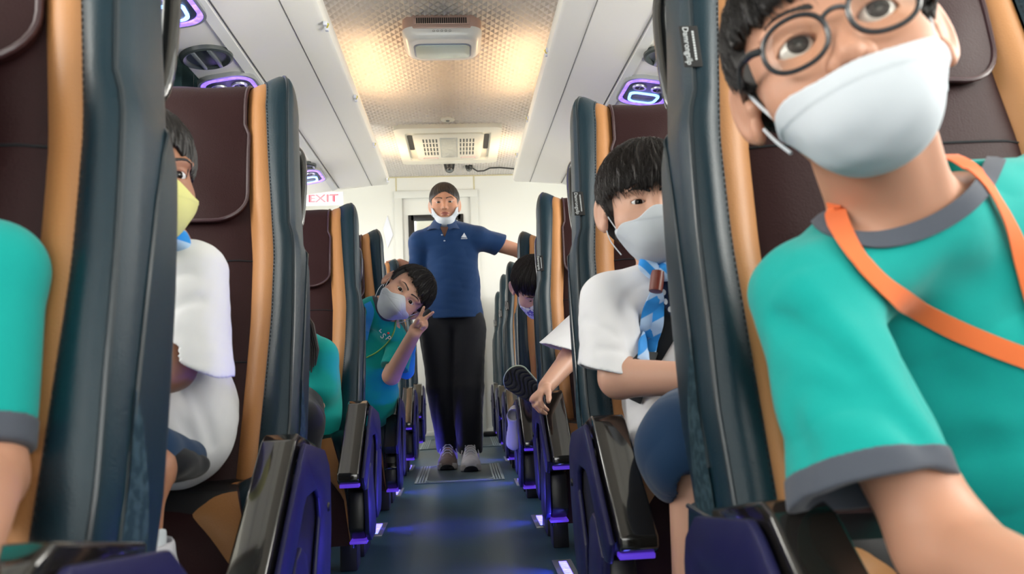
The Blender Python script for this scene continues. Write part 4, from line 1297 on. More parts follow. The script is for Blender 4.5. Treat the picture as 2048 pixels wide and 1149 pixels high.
# ------------------------------------------------------------------ one person after another
SC_H = .0016
def person(label, loc):
    return thing('person', label, 'person', tuple(np.array(loc, float)))
def eval_f(prims, k=.02): return lambda P: union(P, prims, k)
def px_drape(f, uv, Y0, off=.001, back=.12):
    out, nr = [], []
    for i, (u, v) in enumerate(uv):
        y = Y0[i] if hasattr(Y0, '__len__') else Y0
        p, n = drape(f, [W(u, v, y)], off, ray(u, v), back); out += p; nr += n
    return out, nr
def spline_uv(pts, n=6): return [tuple(p) for p in smooth_pts(pts, n)]
def cap_cut(P, a, b):  # signed distance beyond the end b of an axis a->b
    return plane(P, b, np.asarray(b)-np.asarray(a))

# ============ boy with glasses (right, nearest)
def boy_glasses():
    root = person('boy in dark round glasses, white mask, teal shirt and orange lanyard at the right', (.60, .70, .36))
    Fv = _n((-.46, -.89, -.02)); e = W(1672, 50, .535)
    H = Head(e-Fv*.085, Fv, (-.275, .05, .96), sc=1.0, eye=.0305, open_=.0082, es=1.17)
    nb = W(1800, 450, .675); nt_ = H.w((0, .018, -.055))
    nax = _n(nt_-nb)
    sh_r = W(1622, 600, .645); el_r = W(1895, 1100, .55); wr_r = W(2230, 1260, .40)
    sh_l = W(2130, 390, .74); el_l = W(2330, 900, .76); wr_l = W(2250, 1400, .60)
    chest = W(1880, 640, .715); belly = W(2040, 1180, .74)
    cu = W(1748, 985, .577)
    hp = hand_prims(wr_r, wr_r-el_r, (0, .3, -1), .82, (25, 28, 30, 32)) + hand_prims(wr_l, (0, -.8, -.3), (0, -.3, -1), .82, (25, 28, 30, 32), side=-1)
    hipR, hipL = np.array((.62, .82, .42)), np.array((.77, .82, .42))
    knR, knL = np.array((.63, .44, .40)), np.array((.79, .44, .40))
    ftR, ftL = np.array((.63, .40, .10)), np.array((.79, .40, .10))
    body = [('c', nb-nax*.03, nt_, .058, .048, .02), ('c', nb, sh_r, .045, .036, .02), ('c', sh_r, el_r, .037, .034, .02), ('c', el_r, wr_r, .034, .023, .02),
            ('c', nb, sh_l, .045, .036, .02), ('c', sh_l, el_l, .037, .033, .02), ('c', el_l, wr_l, .033, .023, .02),
            ('c', chest+np.array((.01, .02, 0)), belly, .05, .06, .03), ('c', knR, ftR, .045, .030, .02), ('c', knL, ftL, .045, .030, .02),
            ('c', hipR, knR, .06, .048, .02), ('c', hipL, knL, .06, .048, .02)] + hp
    def fb(P): return smin(H.f(P, mouth=False), union(P, body), .018)
    # sternocleidomastoid cords
    nk = [H.w((.045, .0, -.05)), H.w((-.045, .0, -.05))]
    cords = [('c', nk[0], nb+np.array((.012, -.045, .0)), .010, .008, .01), ('c', nk[1], nb+np.array((-.012, -.045, .0)), .010, .008, .01)]
    def fb2(P): return smin(fb(P), union(P, cords, .01), .014)
    lo, hi = bounds([H.t-.12, H.t+.12, el_r, wr_r, sh_l, el_l, wr_l, ftR, ftL, belly], .12)
    sdf_place('body', fb2, lo, hi, .0019, M['skin'], root)
    H.eyes(root, gaze=(.12, -1, .16), ir=34)
    H.brows(root, M['hair'], z0=.0245)
    H.hair(root, M['hair'], t=.013, line=.040, fr_amp=.007, side=-.012, nape=-.018, h=.0017, strand=.0012)
    poly = [(0, -.040), (.028, -.041), (.054, -.038), (.066, -.046), (.064, -.068), (.050, -.096), (.026, -.116), (0, -.121),
            (-.026, -.116), (-.050, -.096), (-.064, -.068), (-.066, -.046), (-.054, -.038), (-.028, -.041)]
    H.strands(root, M['hair'], 5200, t=.014, line=.040, fr_amp=.005, side=-.012, nape=-.018)
    H.mask(root, M['maskw'], poly, tent=((0, -.066, -.062), (.054, .050, .054)), h=.0014, th=.004, seam=-.056, wr=.0011)
    for k in (1, -1):
        for a, b in (((.064, -.038, -.038), (.078, .000, .012)), ((.062, -.022, -.066), (.075, .004, -.030))):
            pts = smooth_pts([a, ((a[0]+b[0])/2+.001, (a[1]+b[1])/2, (a[2]+b[2])/2), b], 5)
            place(MB().tube([H.w((k*p[0], p[1], p[2])) for p in pts], .0016, 6).build('mask_loop', M['maskw'], root), root)
    # ---- glasses
    for k in (1, -1):
        rim = []; n = 44
        for i in range(n):
            a = 2*math.pi*i/n; ca, sa = math.cos(a), math.sin(a)
            r = (abs(ca)**2.25+abs(sa)**2.25)**(-1/2.25)
            x, z = k*.0325+.0240*r*ca, -.004+.0205*r*sa
            rim.append((x, -.0995+.0065*(abs(x)/.056)**2*1.4, z))
        place(MB().tube([H.w(p) for p in rim], .0021, 8, closed=True).build('glasses_rim', M['frame'], root), root)
        c = (k*.0325, -.0980, -.004)
        mb = MB(); v = [H.w(c)] + [H.w(p) for p in rim]
        mb.add(v, [(0, 1+i, 1+(i+1) % n) for i in range(n)])
        place(mb.build('lens', M['lens'], root), root)
        tp = [(k*.0565, -.0905, .004), (k*.066, -.086, .006), (k*.0745, -.070, .006), (k*.079, -.03, .006), (k*.081, .008, .004), (k*.080, .030, -.006)]
        place(MB().tube([H.w(p) for p in smooth_pts(tp, 5)], [.0034]*8+[.0028]*18, 8).build('temple', M['frame'], root), root)
    br = [(-.0105, -.0985, .003), (-.006, -.1005, .006), (0, -.1015, .0072), (.006, -.1005, .006), (.0105, -.0985, .003)]
    place(MB().tube([H.w(p) for p in smooth_pts(br, 5)], .0020, 8).build('bridge', M['frame'], root), root)
    # ---- shirt
    CR = []
    def torso(P):
        vd = _n((-.35, -.93, 0))
        a = union(P, [('F', W(1865, 590, .715), W(1990, 900, .73), .105, .112, vd, .72, .03), ('F', W(1990, 900, .73), W(2080, 1150, .76), .112, .122, vd, .85, .03), ('c', W(2080, 1150, .76), (.68, .82, .45), .10, .10, .03),
                      ('c', nb+nax*-.012, sh_r+np.array((.004, 0, -.002)), .062, .050, .03), ('c', nb+nax*-.012, sh_l, .062, .050, .03)])
        sl = np.maximum(cone(P, sh_r, cu+(cu-sh_r)*.2, .050, .063), cap_cut(P, sh_r, cu))
        sl = smax(cone(P, sh_r, cu+(cu-sh_r)*.2, .050, .064), cap_cut(P, sh_r, cu), .003)
        hol = np.maximum(cone(P, sh_r+(cu-sh_r)*.5, cu+(cu-sh_r)*.3, .044, .060), -cap_cut(P, sh_r, sh_r+(cu-sh_r)*.74))
        ll = sh_l+(el_l-sh_l)*.65
        sl2 = smax(cone(P, sh_l, ll+(ll-sh_l)*.2, .052, .058), cap_cut(P, sh_l, ll), .003)
        d = smin(smin(a, sl, .022), sl2, .03)
        d = d+.0038*folds(P, 15, 2)+.0013*wav(P, 60, 5)
        if CR: d = d+creases(P, CR)
        d = smax(d, -hol, .002)
        return d
    CR = crease_px(torso, [([(1600, 570), (1690, 660), (1790, 800), (1880, 900)], -.0055, .015), ([(1550, 640), (1640, 690), (1705, 735)], .006, .011),
                          ([(1745, 780), (1800, 840), (1825, 875)], .0035, .012), ([(1610, 775), (1690, 795)], .0035, .012), ([(1630, 850), (1800, 905)], -.003, .015),
                          ([(1560, 760), (1610, 900)], .003, .014), ([(1900, 540), (2040, 610)], .003, .02), ([(1900, 760), (2040, 810)], .004, .018),
                          ([(1930, 690), (2040, 700)], -.003, .018), ([(1900, 900), (2045, 880)], .004, .016), ([(1850, 620), (1960, 900)], .003, .02)], .60)
    nk_uv = spline_uv([(1628, 405), (1648, 448), (1695, 474), (1760, 481), (1835, 463), (1905, 428), (1958, 382), (1992, 320)], 6)
    npts, nnrm = px_drape(torso, nk_uv, .62, .0012)
    d0 = _n(ray(1800, 430)); ex = _n(np.cross(d0, (0, 0, 1))); ez = np.cross(ex, d0)
    tops = [W(1960, 250, .70), W(1800, 230, .66), W(1650, 300, .64)]
    pg = [(p@ex, p@ez) for p in npts]+[(p@ex, p@ez) for p in tops]
    def opn(P): return np.maximum(poly2d(P@ex, P@ez, pg), P@d0-(nb@d0+.055))
    def shirt(P): return smax(torso(P), -opn(P), .002)
    ax_s = _n(cu-sh_r); L = np.linalg.norm(cu-sh_r)
    def mf(C):
        t = (C-sh_r)@ax_s; rr = axis_dist(C, sh_r, ax_s)
        return ((t > L-.019) & (t < L+.03) & (rr < .080) & (rr > .045)).astype(int)
    lo, hi = bounds([sh_r, cu, sh_l, el_l, W(2060, 1250, .75), nb], .14)
    cend = cu-ax_s*.0195
    sdf_place('shirt', lambda P: np.where(axis_dist(P, sh_r, ax_s) < .085, np.maximum(shirt(P), plane(P, cend+ax_s*.002, ax_s)), shirt(P)), lo, hi, .0022, M['teal'], root)
    sdf_place('sleeve_cuff', lambda P: np.maximum(np.maximum(np.maximum(torso(P)-.0011, -plane(P, cend, ax_s)), axis_dist(P, sh_r, ax_s)-.082), cap_cut(P, sh_r, cu+ax_s*.02)), *bounds([cu], .10), .0017, M['slate'], root)
    place(ribbon(npts, nnrm, .0165, .0022).build('collar', M['slate'], root, recalc=True), root)
    fs = lambda P: np.minimum(torso(P)-.0025, fb(P))
    uv = spline_uv([(1668, 408), (1680, 455), (1720, 520), (1790, 590), (1880, 645), (1980, 690), (2080, 728), (2160, 760)])
    pts, nr = px_drape(fs, uv, .62, .0016)
    place(ribbon(pts, nr, .0185).build('lanyard', M['orange'], root, recalc=True), root)
    uv = spline_uv([(1895, 312), (1930, 328), (1975, 370), (2015, 440), (2045, 520), (2075, 620), (2120, 740)])
    pts, nr = px_drape(fs, uv, .66, .0016)
    place(ribbon(pts, nr, .0185).build('lanyard', M['orange'], root, recalc=True), root)
    # shorts, socks and shoes
    def sh(P): return union(P, [('c', hipR, knR+np.array((0, .02, 0)), .072, .062, .03), ('c', hipL, knL+np.array((0, .02, 0)), .072, .062, .03), ('c', hipR, hipL, .08, .08, .03)])
    lo, hi = bounds([hipR, hipL, knR, knL], .10)
    sdf_place('shorts', sh, lo, hi, .004, M['navy'], root)
    for ft in (ftR, ftL): shoe(root, ft, (0, -1, -.12), M['shoew'], M['sole'])
    return root
def shoe(root, ankle, toe_dir, m, ms, L=.20, h=.003, up=(0, 0, 1), laces=False, blk=None, tongue=False, name='shoe'):
    y = _n(toe_dir); u = np.array(up, float); u = _n(u-y*(u@y)); x = np.cross(y, u); a = np.array(ankle, float)
    Rm = np.stack([x, y, u], 1); s = L/.25
    def q(P): return (P-a)@Rm/s
    base = -.085
    def up_(P):
        Q = q(P)
        d = union(Q, [('e', (0, -.042, base+.040), (.037, .048, .046), .02), ('c', (0, -.02, base+.036), (0, .07, base+.030), .036, .040, .02),
                      ('e', (0, .105, base+.030), (.044, .062, .033), .02), ('c', (0, -.022, base+.06), (0, -.018, base+.095), .036, .037, .02),
                      ('c', (0, .00, base+.080), (0, .085, base+.046), .033, .028, .02)])
        d = smax(d, base+.020-Q[:, 2], .003)
        d = smax(d, -cone(Q, (0, -.018, base+.078), (0, -.02, base+.16), .030, .034), .003)
        d = smax(d, Q[:, 2]-(base+.108), .003)
        return (d+.0006*np.sin(Q[:, 1]*260)*(Q[:, 1] > -.01))*s
    def so(P):
        Q = q(P)
        wd = .034+.011*np.clip((Q[:, 1]-.02)/.07, -.2, 1)
        e = np.hypot(Q[:, 0]/(wd/.040), np.clip(np.abs(Q[:, 1]-.035)-.085, 0, 1))-.042
        up2 = .9*np.clip(Q[:, 1]-.11, 0, 1)**1.5
        return smax(e, np.abs(Q[:, 2]-(base+.014+up2))-.015, .006)*s
    m_ = .2*s
    o1 = sdf_place(name, up_, a-m_, a+m_, h, m, root)
    o2 = sdf_place('sole', so, a-m_, a+m_, h, ms, root)
    def w(p): return a+Rm@(np.array(p)*s)
    if laces:
        mb = MB()
        for i in range(5):
            t = .022+i*.017; zz = base+.118-i*.0105
            mb.tube([w((-.022, t-.004, zz-.012)), w((-.008, t+.002, zz)), (w((.010, t+.006, zz))), w((.023, t+.012, zz-.014))], .0028*s, 6)
            mb.tube([w((.022, t-.004, zz-.012)), w((.008, t+.002, zz)), (w((-.010, t+.006, zz))), w((-.023, t+.012, zz-.014))], .0028*s, 6)
        mb.tube([w(p) for p in smooth_pts([(0, .030, base+.122), (.03, .02, base+.10), (.042, .035, base+.065)], 4)], .0022*s, 6)
        mb.tube([w(p) for p in smooth_pts([(0, .030, base+.122), (-.03, .02, base+.10), (-.042, .035, base+.065)], 4)], .0022*s, 6)
        place(mb.build('laces', M['shoew'], root), root)
    if tongue:
        def tg(P):
            Q = q(P)
            return smax(flatcone(Q, (0, .035, base+.085), (0, .012, base+.150), .026, .029, (0, .95, .3), .32), Q[:, 2]-(base+.158), .006)*s
        sdf_place('tongue', tg, a-m_, a+m_, h, m, root)
        mb = MB()
        c = w((0, .0310, base+.128)); X = x; Z = _n(u*.94-y*.34); N = np.cross(X, Z)*-1
        if N@y < 0: N = -N
        bb = MB()
        for k in range(4): bb.box((-.006*s+k*.0048*s, -.003*s, 0), (-.0025*s+k*.0048*s, .003*s, .0008))
        v, f = bb.v, bb.f
        mb.box((-.010*s, -.004*s, 0), (-.006*s, .006*s, .001)); mb2 = MB().add(mb.v, mb.f)
        mb2.add([(p[0]+.004*s, p[1], p[2]) for p in v], [tuple(q) for q in f])
        fm = frame(X, Z, N, c)
        mb3 = MB().add(xf(mb2.v, fm), mb2.f)
        place(mb3.build('tongue_logo', M['redtext'], root, smooth=False, recalc=True), root)
    if blk is not None:
        def tc(P):
            Q = q(P)
            return np.maximum(np.maximum(np.minimum(up_(P), so(P))-.0022, (np.hypot(Q[:, 0]/1.25, Q[:, 2]-(base+.004))-.027)*s), (.10-Q[:, 1])*s)
        sdf_place('toe_cap', tc, a-m_, a+m_, h, blk, root)
    return o1

# ============ boy with the neckerchief (right, second seat)
def boy_scarf():
    root = person('boy in white mask and white shirt with a striped blue neckerchief, seated on the right', (.50, 1.42, .38))
    Fv = _n((-.10, -1, -.08)); e = W(1311, 400, 1.275)
    H = Head(e-Fv*.085, Fv, (-.05, 0, 1), sc=1.03, eye=.0285, open_=.0040)
    nb = W(1352, 545, 1.385); nt_ = H.w((0, .018, -.055)); nax = _n(nt_-nb)
    sh_r = W(1212, 600, 1.39); el_r = W(1238, 757, 1.30); wr_r = W(1440, 757, 1.17)
    sh_l = W(1500, 590, 1.43); el_l = W(1545, 780, 1.40); wr_l = W(1500, 800, 1.2)
    hipR = W(1405, 870, 1.40); knR = W(1395, 905, 1.09); ftR = W(1395, 1330, 1.06)
    hipL = W(1530, 870, 1.40); knL = W(1560, 905, 1.09); ftL = W(1560, 1330, 1.06)
    hands = hand_prims(wr_r, (.8, -.5, -.25), (0, -.2, -1), .8, (30, 34, 36, 38)) + hand_prims(wr_l, (-.5, -.8, -.2), (0, -.2, -1), .8, (30, 34, 36, 38), side=-1)
    body = [('c', nb, nt_, .047, .046, .02), ('c', nb, sh_r, .04, .034, .02), ('c', sh_r, el_r, .034, .033, .015), ('c', el_r, wr_r, .0345, .023, .015),
            ('c', nb, sh_l, .04, .034, .02), ('c', sh_l, el_l, .034, .033, .015), ('c', el_l, wr_l, .0335, .023, .015), ('c', nb+np.array((.02, .03, 0)), hipR, .05, .06, .03),
            ('c', knR, ftR, .043, .030, .02), ('c', knL, ftL, .043, .030, .02), ('c', hipR, knR, .06, .046, .02), ('c', hipL, knL, .06, .046, .02)] + hands
    lo, hi = bounds([H.t-.12, H.t+.12, el_r, wr_r, sh_l, el_l, wr_l, ftR, ftL], .1)
    sdf_place('body', lambda P: smin(H.f(P, mouth=False), union(P, body), .015), lo, hi, .0025, M['skin2'], root)
    H.eyes(root, gaze=(.05, -1, -.05)); H.brows(root, M['hair'], z0=.018)
    H.hair(root, M['hairbr'], t=.016, line=.024, fr_amp=.011, side=-.030, nape=-.06, h=.0018, strand=.0017)
    H.strands(root, M['hairbr'], 5200, t=.017, line=.022, fr_amp=.007, side=-.030, nape=-.06, L=.075)
    H.mask(root, M['maskw'], MASK_BOAT, h=.0016, seam=-.034, wr=.0008)
    H.loops(root, M['maskw'], (.064, -.035, -.042), (.060, -.025, -.085))
    vd = (-.2, -1, 0)
    t0, t1, t2 = W(1350, 640, 1.43), W(1378, 800, 1.42), W(1385, 880, 1.37)
    sc = W(1221, 747, 1.325)
    CR = []
    def tor(P):
        a = union(P, [('F', t0, t1, .112, .118, vd, .72, .03), ('F', t1, t2, .118, .120, vd, .85, .03), ('c', nb-nax*.02, sh_r, .052, .046, .03), ('c', nb-nax*.02, sh_l, .052, .046, .03)])
        ax = _n(sc-sh_r)
        sl = smax(cone(P, sh_r, sc+(sc-sh_r)*.3, .050, .063), plane(P, sc, (-.30, 0, -1)), .003)
        sl = smax(sl, -np.maximum(cone(P, sh_r+(sc-sh_r)*.5, sc+(sc-sh_r)*.4, .041, .056), -plane(P, sc+np.array((0, 0, .03)), (-.30, 0, -1))), .002)
        ll = sh_l+(el_l-sh_l)*.8
        s2 = smax(cone(P, sh_l, ll+(ll-sh_l)*.2, .048, .058), cap_cut(P, sh_l, ll), .003)
        return smin(smin(a, sl, .015), s2, .02)+.0034*folds(P, 17, 4)+.0008*wav(P, 70, 1)+(creases(P, CR) if CR else 0)
    def shirt(P): return smax(tor(P), -aell(P, nb+nax*.02, nax, .056, .050), .003)
    CR = crease_px(tor, [([(1170, 640), (1230, 670)], .003, .010), ([(1255, 600), (1262, 700)], .005, .011), ([(1200, 700), (1250, 705)], .003, .010), ([(1280, 800), (1345, 770)], .004, .012)], 1.3)
    lo, hi = bounds([sh_r, sh_l, el_l, t2, nb], .14)
    sdf_place('shirt', shirt, lo, hi, .0028, M['cotton'], root)
    def coll(P):
        rho = axis_dist(P, nb, nax); hgt = plane(P, nb, nax)
        stand = np.maximum(np.abs(rho-(.056+.35*np.clip(.02-hgt, 0, .05)))-.004, np.abs(hgt-.006)-.026)
        return np.maximum(stand, -((P-nb)@_n((.35, -1, 0))+.5)) if False else stand
    sdf_place('collar', coll, *bounds([nb], .1), .0020, M['navydark'], root)
    # shorts
    def shorts(P):
        a = smax(cone(P, hipR+np.array((0, 0, .012)), knR+np.array((-.004, 0, .006)), .086, .087), plane(P, knR+np.array((0, 0, -.066)), (.15, -.28, -1)), .006)
        b = smax(cone(P, hipL, knL, .080, .080), plane(P, knL+np.array((0, 0, -.050)), (0, -.28, -1)), .006)
        a = smax(a, -np.maximum(cone(P, hipR, knR, .076, .078), -plane(P, knR+np.array((0, 0, -.036)), (.15, -.28, -1))), .002)
        a = smax(a, -np.maximum(cone(P, hipR, knR, .050, .050), .0*P[:, 0]-1), .002) if False else a
        return smin(smin(a, b, .02), cone(P, hipR, hipL, .085, .085), .03)+.0030*folds(P, 26, 9)+.0022*np.sin(P[:, 0]*95+P[:, 2]*22)*np.clip((knR[2]+.05-P[:, 2])*12, 0, 1)
    sdf_place('shorts', shorts, *bounds([hipR, hipL, knR, knL], .13), .003, M['navy'], root)
    for ft in (ftR, ftL): shoe(root, ft+np.array((0, 0, .03)), (0, -1, -.1), M['shoew'], M['sole'])
    # neckerchief: two rolled lobes, leather ring, striped tails
    fs = lambda P: np.minimum(tor(P), coll(P))
    for uvs, wd, ax, ph in (([(1290, 510), (1296, 530), (1306, 543), (1316, 550)], (.012, .022, .020, .014), (0, 0, 1), 0),
                            ([(1400, 505), (1378, 520), (1350, 534), (1330, 544), (1318, 552)], (.030, .034, .030, .022, .014), (1, 0, 0), 1)):
        def lobe(P, uvs=uvs, wd=wd):
            d = np.full(len(P), 9.); L_ = [W(u, v, 1.318-.004*i) for i, (u, v) in enumerate(uvs)]
            for i in range(len(uvs)-1): d = smin(d, cone(P, L_[i], L_[i+1], wd[i]*.72, wd[i+1]*.72), .006)
            return d+.0014*wav(P, 120, 2)
        o = sdf_place('neckerchief', lobe, *bounds([W(u, v, 1.31) for u, v in uvs], .04), .0018, striped('striped_cloth', PB, SB, (.75, 0, .65), 260, ph), root)
    k0 = W(1316, 545, 1.300); k1 = W(1311, 584, 1.292)
    mb = MB(); ax = _n(k1-k0)
    rr = []
    for t_, r_ in ((0, .0001), (0, .010), (.002, .0125), (.98, .0118), (1, .009), (1, .0001)):
        c = k0+(k1-k0)*t_; x = _n(np.cross(ax, (0, 1, 0))); y = np.cross(ax, x)
        rr.append([tuple(c+x*r_*math.cos(a)+y*r_*math.sin(a)) for a in np.linspace(0, 2*math.pi, 20, endpoint=False)])
    place(mb.grid(rr, 0, True).build('leather_ring', M['brown'], root, recalc=True), root)
    for uvs, wds, ph in (([(1311, 580), (1302, 615), (1292, 660), (1286, 700), (1284, 722)], (.012, .017, .020, .021, .018), 0),
                         ([(1314, 580), (1318, 610), (1314, 650), (1306, 690), (1298, 718)], (.010, .013, .014, .013, .010), 2)):
        pts, nr = px_drape(fs, spline_uv(uvs, 8), 1.30, .006)
        n = len(pts); wi = list(np.interp(np.linspace(0, 1, n), np.linspace(0, 1, len(wds)), np.array(wds)*1.5))
        pts = [p+np.array((0, -.004*math.sin(i*.5), 0)) for i, p in enumerate(pts)]
        o = place(ribbon(pts, nr, wi, .004).build('neckerchief_tail', striped('striped_cloth', PB, SB, (-.45, 0, .9), 130, ph), root, recalc=True), root)
    # dark lanyard with pale dots
    uv = spline_uv([(1322, 560), (1328, 590), (1338, 615), (1352, 632), (1372, 641), (1400, 645)], 6)
    pts, nr = px_drape(fs, uv, 1.30, .008)
    place(ribbon(pts, nr, .0125, .001).build('lanyard', M['navydark'], root, recalc=True), root)
    mb = MB()
    for i in (5, 9, 13, 17, 21, 26):
        if i < len(pts):
            p, n = pts[i]+nr[i]*.002, nr[i]; x = _n(np.cross(n, (0, 0, 1))); y = np.cross(n, x); r = .0032+.0012*(i % 2)
            v = [tuple(p+n*.0006)] + [tuple(p+x*r*math.cos(a)+y*r*1.3*math.sin(a)) for a in np.linspace(0, 2*math.pi, 12, endpoint=False)]
            mb.add(v, [(0, 1+k, 1+(k+1) % 12) for k in range(12)])
    place(mb.build('lanyard_dots', M['maskw'], root, recalc=True), root)
    belt_path = spline_uv([(1430, 480), (1385, 560), (1350, 620), (1310, 690), (1280, 750), (1262, 800)], 6)
    pts, nr = px_drape(fs, belt_path, 1.32, .004)
    bt = thing('seat_belt', 'broad black seat belt across the chest of the boy with the neckerchief', 'seat belt', tuple(pts[len(pts)//2]))
    place(ribbon(pts, nr, .052, .0015).build('webbing', M['belt'], bt, recalc=True), bt)
    return root

# ============ child with yellow mask (left, second seat)
def child_yellow():
    root = person('child in a yellow mask and loose white shirt, half hidden behind the nearest left seat', (-.50, 1.25, .38))
    Fv = _n((.74, -.67, -.05)); right = _n((.67, .74, 0))
    eye = W(363, 349, 1.10); t = eye-Fv*.080-right*.030
    H = Head(t, Fv, (.03, 0, 1), sc=1.0, eye=.030, open_=.0048)
    nb = W(305, 500, 1.19); nt_ = H.w((0, .018, -.055)); nax = _n(nt_-nb)
    sh = W(388, 548, 1.15); el = W(343, 736, 1.09); wr = W(210, 800, 1.0)
    sh2 = W(180, 560, 1.22); el2 = W(160, 760, 1.2); wr2 = W(200, 830, 1.05)
    hipR = W(352, 915, 1.20); knR = W(292, 945, .98); ftR = W(290, 1140, .95)
    hipL = W(240, 930, 1.22); knL = W(170, 930, .98); ftL = W(190, 1130, .95)
    hands = hand_prims(wr, wr-el, (0, -.2, -1), .8, (30, 34, 36, 38)) + hand_prims(wr2, (.3, -.9, -.2), (0, -.2, -1), .8, (30, 34, 36, 38), side=-1)
    body = [('c', nb, nt_, .045, .044, .02), ('c', sh, el, .034, .031, .015), ('c', el, wr, .031, .022, .015), ('c', sh2, el2, .034, .031, .015), ('c', el2, wr2, .031, .022, .015),
            ('c', nb, sh, .04, .034, .02), ('c', nb, sh2, .04, .034, .02), ('c', nb, (hipR+hipL)/2+np.array((0, .02, 0)), .05, .05, .03),
            ('c', knR, ftR, .024, .016, .02), ('c', knL, ftL, .037, .024, .02), ('c', hipR, knR, .030, .032, .02), ('c', hipL, knL, .030, .038, .02)] + hands
    lo, hi = bounds([H.t-.12, H.t+.12, el, wr, el2, wr2, sh2, sh, ftR, ftL], .09)
    sdf_place('body', lambda P: smin(H.f(P, mouth=False), union(P, body), .015), lo, hi, .0026, M['skin3'], root)
    H.eyes(root, gaze=(-.3, -1, -.02)); H.brows(root, M['hair'], z0=.018)
    H.hair(root, M['hair'], t=.012, line=.040, fr_amp=.006, side=-.045, nape=-.10, h=.0019, fz=lambda x: -.9*np.clip(np.abs(x)-.02, 0, 1))
    # loose strands beside the cheek
    mb = MB()
    for u0, u1, u2, v0 in ((352, 372, 376, 250), (354, 378, 384, 248), (350, 368, 374, 255), (348, 364, 366, 258)):
        mb.tube([W(*p, 1.115) for p in spline_uv([(u0, v0), (u1, v0+40), (u2, v0+85), (u2-2, v0+100)], 6)], .0011, 5)
    place(mb.build('hair_strands', M['hair'], root), root)
    H.mask(root, M['masky'], MASK_BOAT, h=.0018, seam=-.04, wr=.0008)
    sc = sh+(el-sh)*.86
    CR = []
    def tor(P):
        a = union(P, [('c', W(318, 600, 1.21), W(340, 830, 1.22), .082, .096, .03), ('c', W(340, 830, 1.22), W(348, 862, 1.20), .096, .088, .03),
                      ('c', nb-nax*.02, sh, .046, .044, .03), ('c', nb-nax*.02, sh2, .046, .044, .03), ('c', sh2, sh2+(el2-sh2)*.8, .046, .052, .02)])
        sl = smax(cone(P, sh, W(392, 760, 1.10), .046, .056), plane(P, W(372, 720, 1.10), (-.45, 0, -.9)), .003)
        sl = smax(sl, -np.maximum(cone(P, sh+(sc-sh)*.5, sc+(sc-sh)*.4, .040, .050), -plane(P, W(372, 690, 1.10), (-.45, 0, -.9))), .002)
        return smin(a, sl, .012)+.0038*folds(P, 16, 6)+.0008*wav(P, 70, 1)+(creases(P, CR) if CR else 0)
    CR = crease_px(tor, [([(330, 770), (365, 840), (390, 890)], .006, .010), ([(385, 780), (415, 850), (425, 890)], .006, .010), ([(345, 620), (400, 600)], .003, .010), ([(335, 560), (380, 545)], .003, .009)], 1.12)
    sdf_place('shirt', lambda P: smax(tor(P), -aell(P, nb+nax*.02, nax, .056, .050), .003), *bounds([sh, sh2, el2, W(350, 930, 1.2), nb, sc], .13), .003, M['cotton'], root)
    def shorts(P): return union(P, [('c', W(372, 914, 1.13), W(290, 905, 1.02), .027, .040, .03), ('c', hipL, knL, .05, .05, .03), ('c', W(340, 910, 1.2), hipL, .05, .055, .03)])+.003*folds(P, 18, 3)
    sdf_place('shorts', shorts, *bounds([hipR, hipL, knL, W(290, 905, 1.0)], .10), .003, M['navy'], root)
    def lin(P): return smin(ell(P, W(368, 934, 1.10), (.032, .05, .020)), ell(P, W(325, 930, 1.05), (.045, .05, .024)), .02)+.002*folds(P, 25, 3)
    sdf_place('lower_black_cloth', lin, *bounds([W(368, 934, 1.10), W(325, 930, 1.05)], .08), .003, M['blackcloth'], root)  # black cloth piece below the shorts
    for kn, ft in ((knR, ftR), (knL, ftL)):
        q = kn+(ft-kn)*.62
        sdf_place('sock', lambda P: smax(cone(P, q, ft, .024, .022), cap_cut(P, ft, q)-.0, .003)+.0012*wav(P, 90, 2), *bounds([q, ft], .05), .0025, M['maskw'], root)
        shoe(root, ft+np.array((0, 0, .01)), (.1, -1, -.1), M['shoew'], M['sole'])
    fs = lambda P: np.minimum(tor(P), axis_dist(P, nb, nax)-.054)
    def scarf(P):
        return smin(cone(P, W(300, 470, 1.13), W(352, 480, 1.12), .02, .016), cone(P, W(352, 480, 1.12), W(372, 500, 1.125), .016, .010), .01)+.001*wav(P, 120, 1)
    o = sdf_place('neckerchief', scarf, *bounds([W(300, 470, 1.13), W(372, 500, 1.12)], .04), .002, striped('striped_cloth', PB, SB, (.3, 0, 1), 200, 0), root)
    return root
